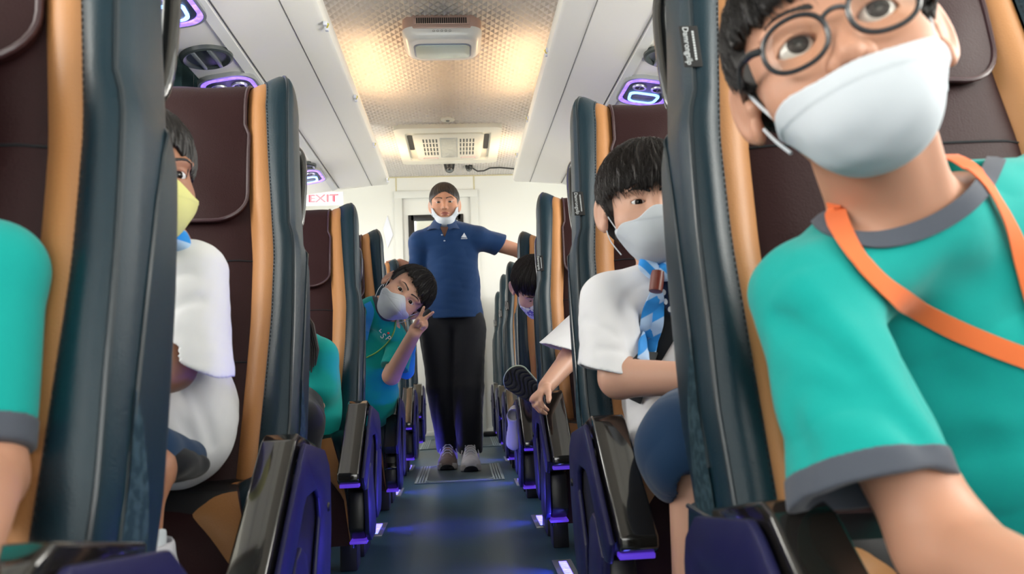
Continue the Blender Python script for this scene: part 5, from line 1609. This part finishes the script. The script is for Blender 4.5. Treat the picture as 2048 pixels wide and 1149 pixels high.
# ============ boy making a peace sign (left, fourth seat)
def boy_peace():
    root = person('boy in teal shirt and white mask leaning into the aisle making a peace sign', (-.45, 2.88, .38))
    Fv = _n((.10, -1, -.14)); e = W(811, 592, 2.60)
    H = Head(e-Fv*.085, Fv, (.80, 0, .60), sc=1.0, eye=.0285, open_=.0056)
    nb = W(757, 620, 2.70); nt_ = H.w((0, .018, -.060)); nax = _n(nt_-nb)
    sh_l = W(803, 690, 2.74); el_l = W(783, 752, 2.70); wr_l = W(828, 668, 2.56)
    sh_r = W(690, 640, 2.82); el_r = W(670, 760, 2.82); wr_r = W(700, 800, 2.65)
    hip = np.array((-.50, 2.86, .46)); hip2 = np.array((-.62, 2.88, .46))
    kn, kn2 = np.array((-.48, 2.50, .47)), np.array((-.62, 2.50, .47))
    ft, ft2 = kn+np.array((0, -.02, -.37)), kn2+np.array((0, -.02, -.37))
    hp = hand_prims(wr_l, (.60, -.15, .76), (-.35, -.93, .05), .84, (8, 6, 95, 100), (-6, 22, 5, 10), (-28, 75), side=-1)
    # index and middle spread towards the lower right of his head
    hp2 = hand_prims(wr_r, (0, -1, -.1), (0, -.2, -1), .8, (30, 30, 30, 30))
    body = [('c', nb, nt_, .044, .044, .02), ('c', nb, sh_l, .04, .034, .02), ('c', sh_l, el_l, .033, .030, .015), ('c', el_l, wr_l, .031, .0225, .015),
            ('c', nb, sh_r, .04, .034, .02), ('c', sh_r, el_r, .033, .030, .015), ('c', el_r, wr_r, .030, .022, .015), ('c', nb+np.array((0, .07, 0)), hip+np.array((0, .03, 0)), .035, .05, .03),
            ('c', kn, ft, .042, .028, .02), ('c', kn2, ft2, .042, .028, .02), ('c', hip, kn, .055, .045, .02), ('c', hip2, kn2, .055, .045, .02)] + hp + hp2
    lo, hi = bounds([H.t-.12, H.t+.12, el_l, wr_l, el_r, wr_r, sh_r, ft, ft2], .1)
    sdf_place('body', lambda P: smin(H.f(P, mouth=False), union(P, body), .012), lo, hi, .0020, M['skin2'], root)
    H.eyes(root, gaze=(-.05, -1, -.08)); H.brows(root, M['hair'], z0=.021)
    H.hair(root, M['hair'], t=.013, line=.046, fr_amp=.008, side=-.010, nape=-.05, h=.0020, fz=lambda x: -.25*np.clip(x, -.1, .1))
    H.strands(root, M['hair'], 4200, t=.014, line=.046, fr_amp=.005, side=-.010, nape=-.05, fz=lambda x: -.25*np.clip(x, -.1, .1), r=.0005)
    H.mask(root, M['maskw'], [(0, -.004), (.016, -.012), (.040, -.030), (.062, -.034), (.068, -.050), (.064, -.072), (.048, -.096), (.024, -.112), (0, -.116),
                              (-.024, -.112), (-.048, -.096), (-.064, -.072), (-.068, -.050), (-.062, -.034), (-.040, -.030), (-.016, -.012)],
           tent=((0, -.072, -.044), (.040, .048, .040)), h=.0018, wr=.0004, seams=(lambda Q: Q[:, 2]+.050, lambda Q: Q[:, 2]+.024+.6*np.abs(Q[:, 0])))
    H.loops(root, M['maskw'], (.064, -.035, -.042), (.060, -.025, -.085))
    lo_t = W(775, 800, 2.80)
    vd = (0, -1, 0)
    sc = sh_l+(el_l-sh_l)*.75
    def tor(P):
        a = union(P, [('F', W(745, 680, 2.80), W(735, 800, 2.84), .115, .105, vd, .72, .03), ('F', W(735, 800, 2.84), hip, .105, .10, vd, .8, .03),
                      ('c', nb-nax*.02, sh_l, .048, .042, .03), ('c', nb-nax*.02, sh_r, .048, .042, .03), ('c', sh_r, el_r, .046, .052, .02)])
        sl = smax(cone(P, sh_l, sc+(sc-sh_l)*.4, .044, .056), cap_cut(P, sh_l, sc), .003)
        return smin(a, sl, .012)+.0020*folds(P, 22, 1)+.0007*wav(P, 60, 4)
    def opn(P, g): return aell(P, nb+nax*.022, nax, .047+g, .046+g)
    def shirt(P): return smax(tor(P), -opn(P, 0), .003)
    lo, hi = bounds([sh_l, sh_r, el_r, hip, nb, sc], .14)
    sdf_place('shirt', shirt, lo, hi, .003, M['teal'], root)
    sdf_place('collar', lambda P: smax(smax(tor(P)-.0018, opn(P, .013), .002), -opn(P, -.0005), .002), *bounds([nb], .085), .0022, M['slate'], root)
    # blue sleeve lining hanging under the arm
    def lin(P): return union(P, [('F', W(818, 700, 2.78), W(812, 742, 2.78), .026, .034, (0, 1, 0), .6, .02)])+.002*folds(P, 30, 2)
    sdf_place('sleeve_lining', lin, *bounds([W(818, 700, 2.78), W(812, 742, 2.78)], .06), .003, M['skyblue'], root)
    fs = lambda P: tor(P)
    pts, nr = px_drape(fs, spline_uv([(735, 606), (741, 625), (735, 650), (728, 680)], 5), 2.66, .002)
    place(ribbon(pts, nr, .026).build('lanyard', M['skyblue'], root, recalc=True), root)
    pts, nr = px_drape(fs, spline_uv([(792, 640), (788, 664), (776, 685), (755, 704), (733, 716)], 5), 2.66, .002)
    place(MB().tube(pts, .0028, 6).build('cord', M['green'], root), root)
    # chest lettering, turned with the leaning body
    c, n = px_drape(fs, [(768, 671)], 2.66, .009)
    c, n = c[0], _n(np.array((.05, -1, .05)))
    a = math.radians(-50); x = np.array((math.cos(a), 0, math.sin(a))); x = _n(x-n*(x@n)); y = np.cross(n, x)
    lt = MB()
    for ch, ox, oy in (('L', -.019, .006), ('S', .0, -.005), ('P', .019, .003)):
        vv, ff = text_mesh(ch, .029)
        lt.add(xf(vv, frame(x, y, n, c+x*ox+y*oy)), ff)
    place(lt.build('chest_lettering', M['textw'], root, smooth=False), root)
    rd = c+x*.005+y*.016
    place(MB().lathe([(.0001, -.0045), (.0036, -.0032), (.0048, 0), (.0036, .0032), (.0001, .0045)], 10, tuple(rd)).build('red_dot', M['red'], root, recalc=True), root)
    sdf_place('shorts', lambda P: union(P, [('c', hip, kn, .068, .056, .03), ('c', hip2, kn2, .068, .056, .03), ('c', hip, hip2, .075, .075, .03)]),
              *bounds([hip, hip2, kn, kn2], .1), .004, M['blackcloth'], root)
    for q in (ft, ft2): shoe(root, q+np.array((0, 0, .005)), (0, -1, -.05), M['shoew'], M['sole'], h=.004)
    return root

# ============ standing person
def stander():
    root = person('standing person in navy polo shirt, black trousers and a white mask pulled under the chin', (-.01, 4.10, 0))
    Yb = 4.12
    Fv = _n((0, -1, -.05)); e = W(888.5, 404, 4.0)
    H = Head(e-Fv*.085*1.08, Fv, (-.02, 0, 1), sc=1.10, eye=.0305, open_=.0036, sx=.93, ears=2)
    nb = W(889, 452, 4.10); nt_ = H.w((0, .018, -.055)); nax = _n(nt_-nb)
    shl = W(840, 484, 4.13); shr = W(958, 478, 4.13)
    ell_ = W(841, 548, 4.22); wrl = W(800, 527, 4.22)
    elr = W(1040, 503, 4.20); wrr = W(1085, 500, 4.02)
    hips = [W(872, 660, 4.14), W(938, 660, 4.14)]
    kn = [W(884, 775, 4.14), W(936, 775, 4.10)]
    an = [W(897, 893, 4.16), W(940, 897, 4.06)]
    hL = hand_prims(wrl, (-.9, 0, .12), (0, -.1, -1), .92, (28, 30, 32, 34), side=1, thumb=(40, 10))
    hR = hand_prims(wrr, (.9, -.3, -.05), (0, -.1, -1), .92, (28, 30, 32, 34), side=-1, thumb=(40, 10))
    body = [('c', nb, nt_, .052, .052, .02), ('c', nb, shl, .05, .045, .02), ('c', nb, shr, .05, .045, .02), ('c', shl, ell_, .045, .038, .02), ('c', ell_, wrl, .038, .026, .015),
            ('c', shr, elr, .045, .038, .02), ('c', elr, wrr, .038, .026, .015), ('c', nb+np.array((0, .03, 0)), (hips[0]+hips[1])/2, .055, .05, .03)]
    for i in (0, 1): body += [('c', hips[i], kn[i], .06, .055, .02), ('c', kn[i], an[i], .055, .035, .02), ('c', an[i], an[i]+np.array((0, -.12, -.05)), .032, .025, .02)]
    lo, hi = bounds([H.t-.12, H.t+.12, wrl-.1, wrr+.1, an[0]-.03, an[1]+.02], .08)
    lo, hi = np.minimum(lo, (-.5, 3.8, .0)), np.maximum(hi, (.5, 4.3, 1.6))
    def mf(C):
        Q = H.loc(C); return ((np.abs(Q[:, 0]) < .0215) & (np.abs(Q[:, 2]+.059) < .0105-.012*(np.abs(Q[:, 0])/.03)) & (Q[:, 1] < -.082)).astype(int)
    sdf_place('body', lambda P: smin(H.f(P), union(P, body+hL+hR), .012), lo, hi, .0024, [M['skin'], M['lip']], root, mf)
    H.eyes(root, gaze=(.0, -1, -.12)); H.brows(root, M['hairbr'], z0=.019)
    H.hair(root, M['hairbr'], t=.008, line=.052, fr_amp=.0015, side=-.022, nape=-.06, h=.0020, strand=.0008, fz=lambda x: -.55*np.clip(np.abs(x)-.012, 0, 1))
    place(MB().lathe([(.0001, -.03), (.022, -.024), (.030, 0), (.022, .024), (.0001, .03)], 16, tuple(H.w((0, .115, .02)))).build('hair_bun', M['hairbr'], root, recalc=True), root)
    H.mask(root, M['maskw'], [(0, -.078), (.026, -.073), (.048, -.054), (.062, -.030), (.070, -.026), (.070, -.050), (.060, -.080), (.040, -.108), (.016, -.122), (0, -.124),
                              (-.016, -.122), (-.040, -.108), (-.060, -.080), (-.070, -.050), (-.070, -.026), (-.062, -.030), (-.048, -.054), (-.026, -.073)],
           tent=((0, -.045, -.085), (.042, .048, .034)), h=.0020, ymax=.02, th=.007, seam=-.095)
    H.loops(root, M['maskw'], (.066, -.02, -.035), (.064, -.0, -.06), r=.001)
    # polo
    vd = (0, -1, 0)
    scl = shl+(ell_-shl)*.82; scr = shr+(elr-shr)*.52
    def tor(P):
        a = union(P, [('F', W(903, 500, 4.15), W(908, 570, 4.15), .150, .138, vd, .74, .04), ('F', W(908, 570, 4.15), W(909, 675, 4.15), .140, .176, vd, .78, .03),
                      ('c', nb+np.array((0, 0, -.03)), shl, .062, .060, .04), ('c', nb+np.array((0, 0, -.03)), shr+np.array((0, 0, .008)), .062, .060, .04)])
        sl = smax(cone(P, shl, scl+(scl-shl)*.4, .060, .068), cap_cut(P, shl, scl), .004)
        sr = smax(cone(P, shr, scr+(scr-shr)*.4, .064, .068), plane(P, scr, _n(scr-shr)+np.array((0, 0, -.25))), .004)
        d = smin(smin(a, sl, .02), sr, .025)+.0030*folds(P, 13, 3)+.0008*wav(P, 60, 0)
        return smax(d, W(905, 636, 4.05)[2]-P[:, 2]+.0*P[:, 0], .006)
    vneck = lambda P: np.maximum(np.abs(P[:, 0]-nb[0])-.030*np.clip((P[:, 2]-(nb[2]-.075))/.075, 0, 1.5), P[:, 1]-(nb[1]))
    def shirt(P): return smax(smax(tor(P), -aell(P, nb+nax*.02, nax, .056, .050), .003), -vneck(P), .002)
    lo, hi = bounds([shl, shr, scl, scr, W(905, 640, 4.15), nb], .19)
    sdf_place('polo_shirt', shirt, lo, hi, .0034, M['polo'], root)
    # folded collar wings
    for s in (-1, 1):
        def cw(P, s=s):
            rho = axis_dist(P, nb, nax); Q = P-nb
            stand = np.abs(rho-(.060+.55*np.clip(.030-Q[:, 2], 0, .08)))-.0045
            edge = np.maximum(Q[:, 2]-.032, -.030-Q[:, 2]-.50*np.clip(.03-s*Q[:, 0], -.02, .05)*(Q[:, 1] < 0)-.01*(Q[:, 1] < 0))
            side = -(s*Q[:, 0])+.004+np.where(Q[:, 1] < 0, np.clip((.03-Q[:, 2])*.28, 0, .03), -.02)
            return np.maximum(np.maximum(stand, edge), side)
        sdf_place('collar', cw, *bounds([nb], .12), .0030, M['polo'], root)
    mb = MB()
    for u, v in ((884, 470), (889, 482)):
        p, n = px_drape(tor, [(u, v)], 3.98, .002)
        mb.lathe([(.0001, -.004), (.004, -.003), (.005, 0), (.004, .003), (.0001, .004)], 10, tuple(p[0]))
    place(mb.build('buttons', M['bluegrey'], root, recalc=True), root)
    # small silver sail-shaped chest emblem with a line of print under it
    def up_px(u, v): p, n = px_drape(tor, [(u, v)], 3.98, .003); return p[0]
    mb = MB()
    A, B, Cc = up_px(928.5, 466), up_px(922.5, 475), up_px(933.5, 475.5)
    o_ = np.array((0, -.002, 0))
    mb.add([A, B, Cc, A+o_, B+o_, Cc+o_], [(0, 1, 2), (5, 4, 3), (0, 3, 4, 1), (1, 4, 5, 2), (2, 5, 3, 0)])
    c = up_px(928.5, 477.6); bb = MB()
    for k in range(6): bb.box((-.017+k*.0058, -.0022, 0), (-.0125+k*.0058, .0022, .001))
    v, f = bb.v, bb.f
    mb.add(xf(v, frame((1, 0, 0), (0, 0, 1), (0, -1, 0), c+np.array((0, -.001, 0)))), f)
    place(mb.build('chest_emblem', M['silverprint'], root, smooth=False, recalc=True), root)
    # trousers
    def tr(P):
        d = union(P, [('c', hips[0], kn[0], .096, .084, .03), ('c', hips[1], kn[1], .096, .084, .03), ('c', hips[0]+np.array((0, 0, .06)), hips[1]+np.array((0, 0, .06)), .080, .080, .03)])
        for i in (0, 1):
            d = smin(d, smax(cone(P, kn[i], an[i], .086, .066), -(P[:, 2]-.075), .004), .015)
        return d+.0035*folds(P*np.array((1, 1, .45)), 16, 5)+.001*wav(P, 50, 1)
    lo, hi = bounds([hips[0], hips[1], an[0], an[1], W(905, 620, 4.15)], .15)
    sdf_place('trousers', tr, lo, hi, .0038, M['blackcloth'], root)
    for i, (m, tk) in enumerate(((M['shoeg'], 1), (M['shoew'], 1))):
        ak = an[i].copy(); ak[2] = .096; ak[1] -= .02
        shoe(root, ak, (-.04 if i == 0 else .0, -1, 0), m, M['sole'], L=.28, h=.0026, laces=True, tongue=True, blk=M['blacksole'])
    return root

# ============ child whose head is bent down (right, fourth seat)
def child_bent():
    root = person('dark-haired child bending its head down in a patterned mask, shoe sole towards the aisle', (.50, 3.02, .38))
    t = W(1068, 574, 2.93)
    H = Head(t, (.10, -.66, -.72), (-.05, -.70, .70), sc=1.0, eye=.029, open_=.0022)
    nb = W(1120, 610, 3.02); nt_ = H.w((0, .02, -.055)); nax = _n(nt_-nb)
    sh1, sh2 = W(1105, 650, 3.0), W(1215, 640, 3.02)
    hip = np.array((.48, 3.02, .46)); kn1 = W(1165, 735, 2.90); an1 = W(1092, 750, 2.74)
    hip2 = np.array((.60, 3.02, .46)); kn2 = np.array((.47, 2.76, .45)); an2 = np.array((.33, 2.90, .20))
    el1, wr1 = W(1150, 740, 2.86), W(1190, 770, 2.75); el2, wr2 = W(1260, 740, 2.86), W(1240, 780, 2.75)
    body = [('c', nb, nt_, .042, .042, .02), ('c', nb, hip+np.array((0, .03, 0)), .05, .05, .03), ('c', nb, sh1, .04, .034, .02), ('c', nb, sh2, .04, .034, .02), ('c', sh1, el1, .032, .028, .02), ('c', el1, wr1, .028, .02, .01),
            ('c', sh2, el2, .032, .028, .02), ('c', el2, wr2, .028, .02, .01), ('c', hip, kn1, .055, .042, .02), ('c', kn1, an1, .038, .026, .02), ('c', hip2, kn2, .055, .042, .02), ('c', kn2, an2, .038, .026, .02)]
    body += hand_prims(wr1, (.3, -.8, -.3), (0, 0, -1), .78, (40, 42, 44, 46)) + hand_prims(wr2, (-.3, -.8, -.3), (0, 0, -1), .78, (40, 42, 44, 46), side=-1)
    lo, hi = bounds([H.t-.12, H.t+.12, an1, an2, sh2, el2, hip2], .08)
    sdf_place('body', lambda P: smin(H.f(P, mouth=False), union(P, body), .012), lo, hi, .0026, M['skin2'], root)
    H.eyes(root, gaze=(0, -1, -.4)); H.brows(root, M['hairbr'], z0=.018)
    H.hair(root, M['hairbr'], t=.013, line=.032, fr_amp=.007, side=-.040, nape=-.06, h=.0020)
    H.strands(root, M['hairbr'], 3600, t=.014, line=.030, fr_amp=.006, side=-.040, nape=-.06, r=.0005, L=.07)
    H.mask(root, M['maskp'], MASK_BOAT, h=.0022, wr=.0006)
    def shirt(P): return smax(union(P, [('F', W(1150, 680, 3.06), hip+np.array((.04, 0, .04)), .11, .11, (0, 1, 0), .75, .03), ('c', nb, sh1, .046, .042, .03), ('c', nb, sh2, .046, .042, .03),
                                   ('c', sh1, sh1+(el1-sh1)*.7, .042, .048, .02), ('c', sh2, sh2+(el2-sh2)*.7, .042, .048, .02)])+.002*folds(P, 20, 2), -aell(P, nb+nax*.02, nax, .056, .050), .003)
    sdf_place('shirt', shirt, *bounds([sh1, sh2, hip, el1, el2, nb], .13), .004, M['cotton'], root)
    sdf_place('shorts', lambda P: union(P, [('c', hip, kn1+(hip-kn1)*.2, .066, .056, .03), ('c', hip2, kn2+(hip2-kn2)*.2, .066, .056, .03)]), *bounds([hip, hip2, kn1, kn2], .1), .004, M['navy'], root)
    # shoe with its black sole turned to the camera
    ctr = W(1060, 781, 2.62)
    u_ = _n(ctr*0+np.array((.10, 1.0, .12)))       # from sole up to the ankle: away from the camera
    toe = _n(np.array((-.70, .0, .62)))
    toe = _n(toe-u_*(toe@u_)); x = np.cross(toe, u_); Rm = np.stack([x, toe, u_], 1)
    def q(P): return (P-ctr)@Rm
    def up_(P):
        Q = q(P)
        return np.maximum(union(Q, [('c', (0, -.05, .028), (0, .045, .022), .036, .034, .02), ('c', (0, -.045, .03), (0, -.035, .075), .034, .032, .02)]), .006-Q[:, 2])+.0005*np.sin(Q[:, 1]*300)
    def so(P):
        Q = q(P); w_ = .036+.012*np.clip((Q[:, 1]+.02)/.08, -.3, 1)
        e_ = np.hypot(Q[:, 0]/(w_/.042), np.clip(np.abs(Q[:, 1])-.060, 0, 1))-.042
        tread = .0022*(np.sin(Q[:, 1]*330+6*np.sin(Q[:, 0]*70)) > .4)*(Q[:, 2] < 0)
        return smax(e_, np.abs(Q[:, 2]+.002)-.010+tread, .003)
    sdf_place('shoe', up_, ctr-.14, ctr+.14, .0028, M['shoew'], root)
    sdf_place('sole', so, ctr-.14, ctr+.14, .0018, M['blacksole'], root)
    def rim(P):
        Q = q(P); w_ = .036+.012*np.clip((Q[:, 1]+.02)/.08, -.3, 1)
        e_ = np.hypot(Q[:, 0]/(w_/.042), np.clip(np.abs(Q[:, 1])-.060, 0, 1))-.0445
        return smax(e_, np.abs(Q[:, 2]-.012)-.005, .003)
    sdf_place('sole_rim', rim, ctr-.14, ctr+.14, .0022, mat('mint_sole_edge', (.55, .66, .55), .5), root)
    shoe(root, W(1027, 838, 2.90), (-.1, -.35, -1), M['shoew'], M['maskw'], L=.17, up=(-.2, -1, .3), h=.004)
    return root

# ============ child holding the armrest (right, third seat)
def child_armrest():
    root = person('child in a white shirt hidden behind the seat, its hand gripping the right armrest', (.50, 2.30, .38))
    H = Head(W(1235, 505, 2.14), (-.05, -1, -.05), (0, 0, 1), sc=1.0)
    nb = W(1235, 595, 2.22); nt_ = H.w((0, .018, -.055)); nax = _n(nt_-nb)
    sh1, sh2 = W(1176, 640, 2.22), W(1330, 640, 2.24)
    el1 = W(1136, 722, 2.14); wr1 = W(1092, 774, 2.035)
    el2, wr2 = W(1345, 760, 2.2), W(1300, 790, 2.0)
    hip = np.array((.46, 2.28, .46)); hip2 = np.array((.60, 2.28, .46)); kn, kn2 = np.array((.42, 1.95, .46)), np.array((.58, 1.95, .46))
    ft, ft2 = kn+np.array((0, -.02, -.36)), kn2+np.array((0, -.02, -.36))
    hp = hand_prims(wr1, (-.52, -.50, -.42), (.10, -.35, -.93), .88, (0, 0, 0, 0), (-6, -2, 3, 8), (35, 25), side=1,
                    bends=[(38, 42, 26), (40, 44, 28), (42, 46, 28), (46, 46, 28)])
    body = [('c', nb, nt_, .044, .044, .02), ('c', nb, sh1, .04, .034, .02), ('c', nb, sh2, .04, .034, .02), ('c', sh1, el1, .034, .030, .02), ('c', el1, wr1, .0305, .0215, .012),
            ('c', sh2, el2, .034, .030, .02), ('c', el2, wr2, .030, .022, .012), ('c', nb, hip+np.array((0, .03, 0)), .05, .05, .03), ('c', hip, kn, .055, .045, .02), ('c', hip2, kn2, .055, .045, .02),
            ('c', kn, ft, .04, .028, .02), ('c', kn2, ft2, .04, .028, .02)] + hp + hand_prims(wr2, (0, -1, -.2), (0, 0, -1), .8, (30, 30, 30, 30), side=-1)
    lo, hi = bounds([H.t-.12, H.t+.12, wr1-.06, el2, ft, ft2, sh2], .09)
    sdf_place('body', lambda P: smin(H.f(P, mouth=False), union(P, body), .010), lo, hi, .0026, M['skin2'], root)
    H.eyes(root)
    H.hair(root, M['hair'], t=.012, line=.030, h=.003)
    H.mask(root, M['maskw'], MASK_BOAT, h=.003)
    sc = W(1126, 700, 2.155)
    def shirt(P):
        a = union(P, [('F', W(1245, 680, 2.27), hip+np.array((.04, 0, .05)), .11, .11, (0, 1, 0), .75, .03), ('c', nb, sh1, .046, .044, .03), ('c', nb, sh2, .046, .044, .03), ('c', sh2, sh2+(el2-sh2)*.7, .044, .052, .02)])
        sl = smax(cone(P, sh1, sc+(sc-sh1)*.4, .048, .068), plane(P, sc, (-.30, 0, -1)), .003)
        sl = smax(sl, -np.maximum(cone(P, sh1+(sc-sh1)*.5, sc+(sc-sh1)*.4, .042, .060), -plane(P, sc+np.array((0, 0, .025)), (-.30, 0, -1))), .002)
        return smax(smin(a, sl, .012)+.002*folds(P, 20, 8), -aell(P, nb+nax*.02, nax, .056, .050), .003)
    sdf_place('shirt', shirt, *bounds([sh1, sh2, hip, el2, nb, sc], .13), .0032, M['cotton'], root)
    sdf_place('shorts', lambda P: union(P, [('c', hip, kn, .066, .056, .03), ('c', hip2, kn2, .066, .056, .03)]), *bounds([hip, hip2, kn, kn2], .1), .004, M['navy'], root)
    for q in (ft, ft2): shoe(root, q+np.array((0, 0, .0)), (0, -1, -.05), M['shoew'], M['sole'], h=.004)
    return root

# ============ long-haired child (left, third seat)
def child_longhair():
    root = person('long-haired child in a teal shirt and black trousers, mostly hidden behind a left seat', (-.50, 2.05, .38))
    H = Head(W(540, 600, 2.0), (.05, -1, -.05), (0, 0, 1), sc=1.0)
    nb = W(560, 690, 2.07); nt_ = H.w((0, .018, -.055)); nax = _n(nt_-nb)
    sh1, sh2 = W(640, 712, 2.08), W(500, 712, 2.1)
    el1, wr1 = W(636, 800, 2.07), W(600, 850, 1.95); el2, wr2 = W(490, 800, 2.06), W(540, 850, 1.9)
    hip = np.array((-.43, 2.12, .46)); hip2 = np.array((-.57, 2.12, .46)); kn, kn2 = W(600, 850, 1.85), W(520, 865, 1.85)
    ft, ft2 = kn+np.array((-.02, -.02, -.33)), kn2+np.array((0, -.02, -.33))
    body = [('c', nb, nt_, .044, .044, .02), ('c', nb, sh1, .04, .034, .02), ('c', nb, sh2, .04, .034, .02), ('c', sh1, el1, .032, .028, .02), ('c', el1, wr1, .028, .02, .012),
            ('c', sh2, el2, .034, .030, .02), ('c', el2, wr2, .030, .022, .012), ('c', nb, hip+np.array((0, .03, 0)), .05, .05, .03), ('c', hip, kn, .055, .045, .02), ('c', hip2, kn2, .055, .045, .02),
            ('c', kn, ft, .04, .028, .02), ('c', kn2, ft2, .04, .028, .02)] + hand_prims(wr1, (0, -1, -.2), (0, 0, -1), .8, (30, 30, 30, 30)) + hand_prims(wr2, (0, -1, -.2), (0, 0, -1), .8, (30, 30, 30, 30), side=-1)
    lo, hi = bounds([H.t-.12, H.t+.12, el1, el2, ft, ft2, sh2], .09)
    sdf_place('body', lambda P: smin(H.f(P, mouth=False), union(P, body), .010), lo, hi, .004, M['skin2'], root)
    H.eyes(root); H.mask(root, M['maskw'], MASK_BOAT, h=.003)
    H.hair(root, M['hairbr'], t=.012, line=.030, h=.003)
    mb = MB()
    for i in range(26):
        a = i/25; x0 = 540+a*62; x1 = 562+a*70+R_.uniform(-3, 3); yy = 1.99+.05*math.sin(a*3)
        mb.tube([W(x0, 615, yy+.05), W((x0+x1)/2+6, 650, yy), W(x1, 700, yy-.01), W(x1-4, 742+R_.uniform(-12, 6), yy-.01)], [.006, .006, .005, .0015], 6)
    place(mb.build('long_hair', M['hairbr'], root), root)
    def shirt(P):
        return smax(union(P, [('F', W(590, 740, 2.12), W(605, 850, 2.12), .115, .115, (0, 1, 0), .75, .03), ('c', nb, sh1, .046, .046, .03), ('c', nb, sh2, .046, .044, .03),
                              ('c', sh2, sh2+(el2-sh2)*.7, .044, .052, .02), ('c', sh1, sh1+(el1-sh1)*.75, .046, .056, .02)])+.003*folds(P, 18, 8), -aell(P, nb+nax*.02, nax, .056, .050), .003)
    sdf_place('shirt', shirt, *bounds([sh1, sh2, el1, el2, nb, W(605, 860, 2.1)], .13), .0036, M['teal'], root)
    sdf_place('trousers', lambda P: union(P, [('c', hip, kn, .070, .058, .03), ('c', hip2, kn2, .066, .056, .03), ('c', kn, ft, .055, .045, .02), ('c', kn2, ft2, .055, .045, .02), ('c', hip, hip2, .07, .07, .03)])+.003*folds(P, 20, 1),
              *bounds([hip, hip2, kn, kn2, ft, ft2], .1), .004, M['blackcloth'], root)
    for q in (ft, ft2): shoe(root, q+np.array((0, 0, .0)), (0, -1, -.05), M['shoew'], M['sole'], h=.004)
    return root

# ============ child at the left edge
def child_edge():
    root = person('child cut off by the left edge, only a teal sleeve with dark cuff showing', (-.60, .70, .36))
    sh = W(-28, 545, .64); el = W(-35, 960, .60); wr = W(-110, 1180, .42)
    H = Head(W(-360, 150, .60), (.2, -1, 0), (0, 0, 1))
    nb = W(-330, 430, .66); nt_ = H.w((0, .018, -.055)); nax = _n(nt_-nb)
    hip, hip2 = np.array((-.54, .74, .46)), np.array((-.68, .74, .46)); kn, kn2 = np.array((-.54, .42, .46)), np.array((-.68, .42, .46))
    ft, ft2 = kn+np.array((0, -.02, -.36)), kn2+np.array((0, -.02, -.36)); sh2 = W(-430, 560, .7); el2 = W(-450, 900, .68); wr2 = W(-300, 1100, .55)
    body = [('c', nb, nt_, .044, .044, .02), ('c', nb, sh, .04, .034, .02), ('c', sh, el, .033, .028, .02), ('c', el, wr, .028, .02, .012), ('c', nb, sh2, .04, .034, .02), ('c', sh2, el2, .033, .028, .02),
            ('c', el2, wr2, .028, .02, .012), ('c', nb, hip+np.array((0, .03, 0)), .05, .05, .03), ('c', hip, kn, .055, .045, .02), ('c', hip2, kn2, .055, .045, .02), ('c', kn, ft, .04, .028, .02), ('c', kn2, ft2, .04, .028, .02)]
    body += hand_prims(wr, (0, -1, -.2), (0, 0, -1), .8, (30, 30, 30, 30)) + hand_prims(wr2, (0, -1, -.2), (0, 0, -1), .8, (30, 30, 30, 30), side=-1)
    lo, hi = bounds([H.t-.12, H.t+.12, el, wr, ft, ft2, sh2], .09)
    sdf_place('body', lambda P: smin(H.f(P, mouth=False), union(P, body), .010), lo, hi, .004, M['skin'], root)
    H.eyes(root); H.mask(root, M['maskw'], MASK_BOAT, h=.003); H.hair(root, M['hair'], t=.012, line=.030, h=.003)
    cu = W(-42, 905, .60); ax_s = _n(cu-sh); L = np.linalg.norm(cu-sh)
    def shirt(P):
        a = union(P, [('c', nb+np.array((0, .03, -.1)), (hip+hip2)/2+np.array((0, .02, .05)), .095, .10, .03), ('c', nb-nax*.02, sh, .046, .044, .03), ('c', nb-nax*.02, sh2, .046, .044, .03), ('c', sh2, sh2+(el2-sh2)*.7, .044, .052, .02)])
        sl = smax(cone(P, sh, cu, .044, .036), cap_cut(P, sh, cu), .003)
        return smax(smin(a, sl, .012)+.0025*folds(P, 16, 8), -aell(P, nb+nax*.02, nax, .056, .050), .003)
    ce = cu-ax_s*.022
    sdf_place('shirt', lambda P: np.where(axis_dist(P, sh, ax_s) < .07, np.maximum(shirt(P), plane(P, ce+ax_s*.002, ax_s)), shirt(P)), *bounds([sh, sh2, hip, el2, nb, cu], .12), .003, M['teal'], root)
    sdf_place('sleeve_cuff', lambda P: np.maximum(np.maximum(shirt(P)-.0011, -plane(P, ce, ax_s)), axis_dist(P, sh, ax_s)-.066), *bounds([cu], .08), .0025, M['slate'], root)
    sdf_place('shorts', lambda P: union(P, [('c', hip, kn, .066, .056, .03), ('c', hip2, kn2, .066, .056, .03)]), *bounds([hip, hip2, kn, kn2], .1), .004, M['navy'], root)
    for q in (ft, ft2): shoe(root, q+np.array((0, 0, .0)), (0, -1, -.05), M['shoew'], M['sole'], h=.004)
    return root
for fn in (boy_glasses, boy_scarf, child_yellow, boy_peace, stander, child_bent, child_armrest, child_longhair, child_edge):
    fn()
bpy.context.view_layer.update()
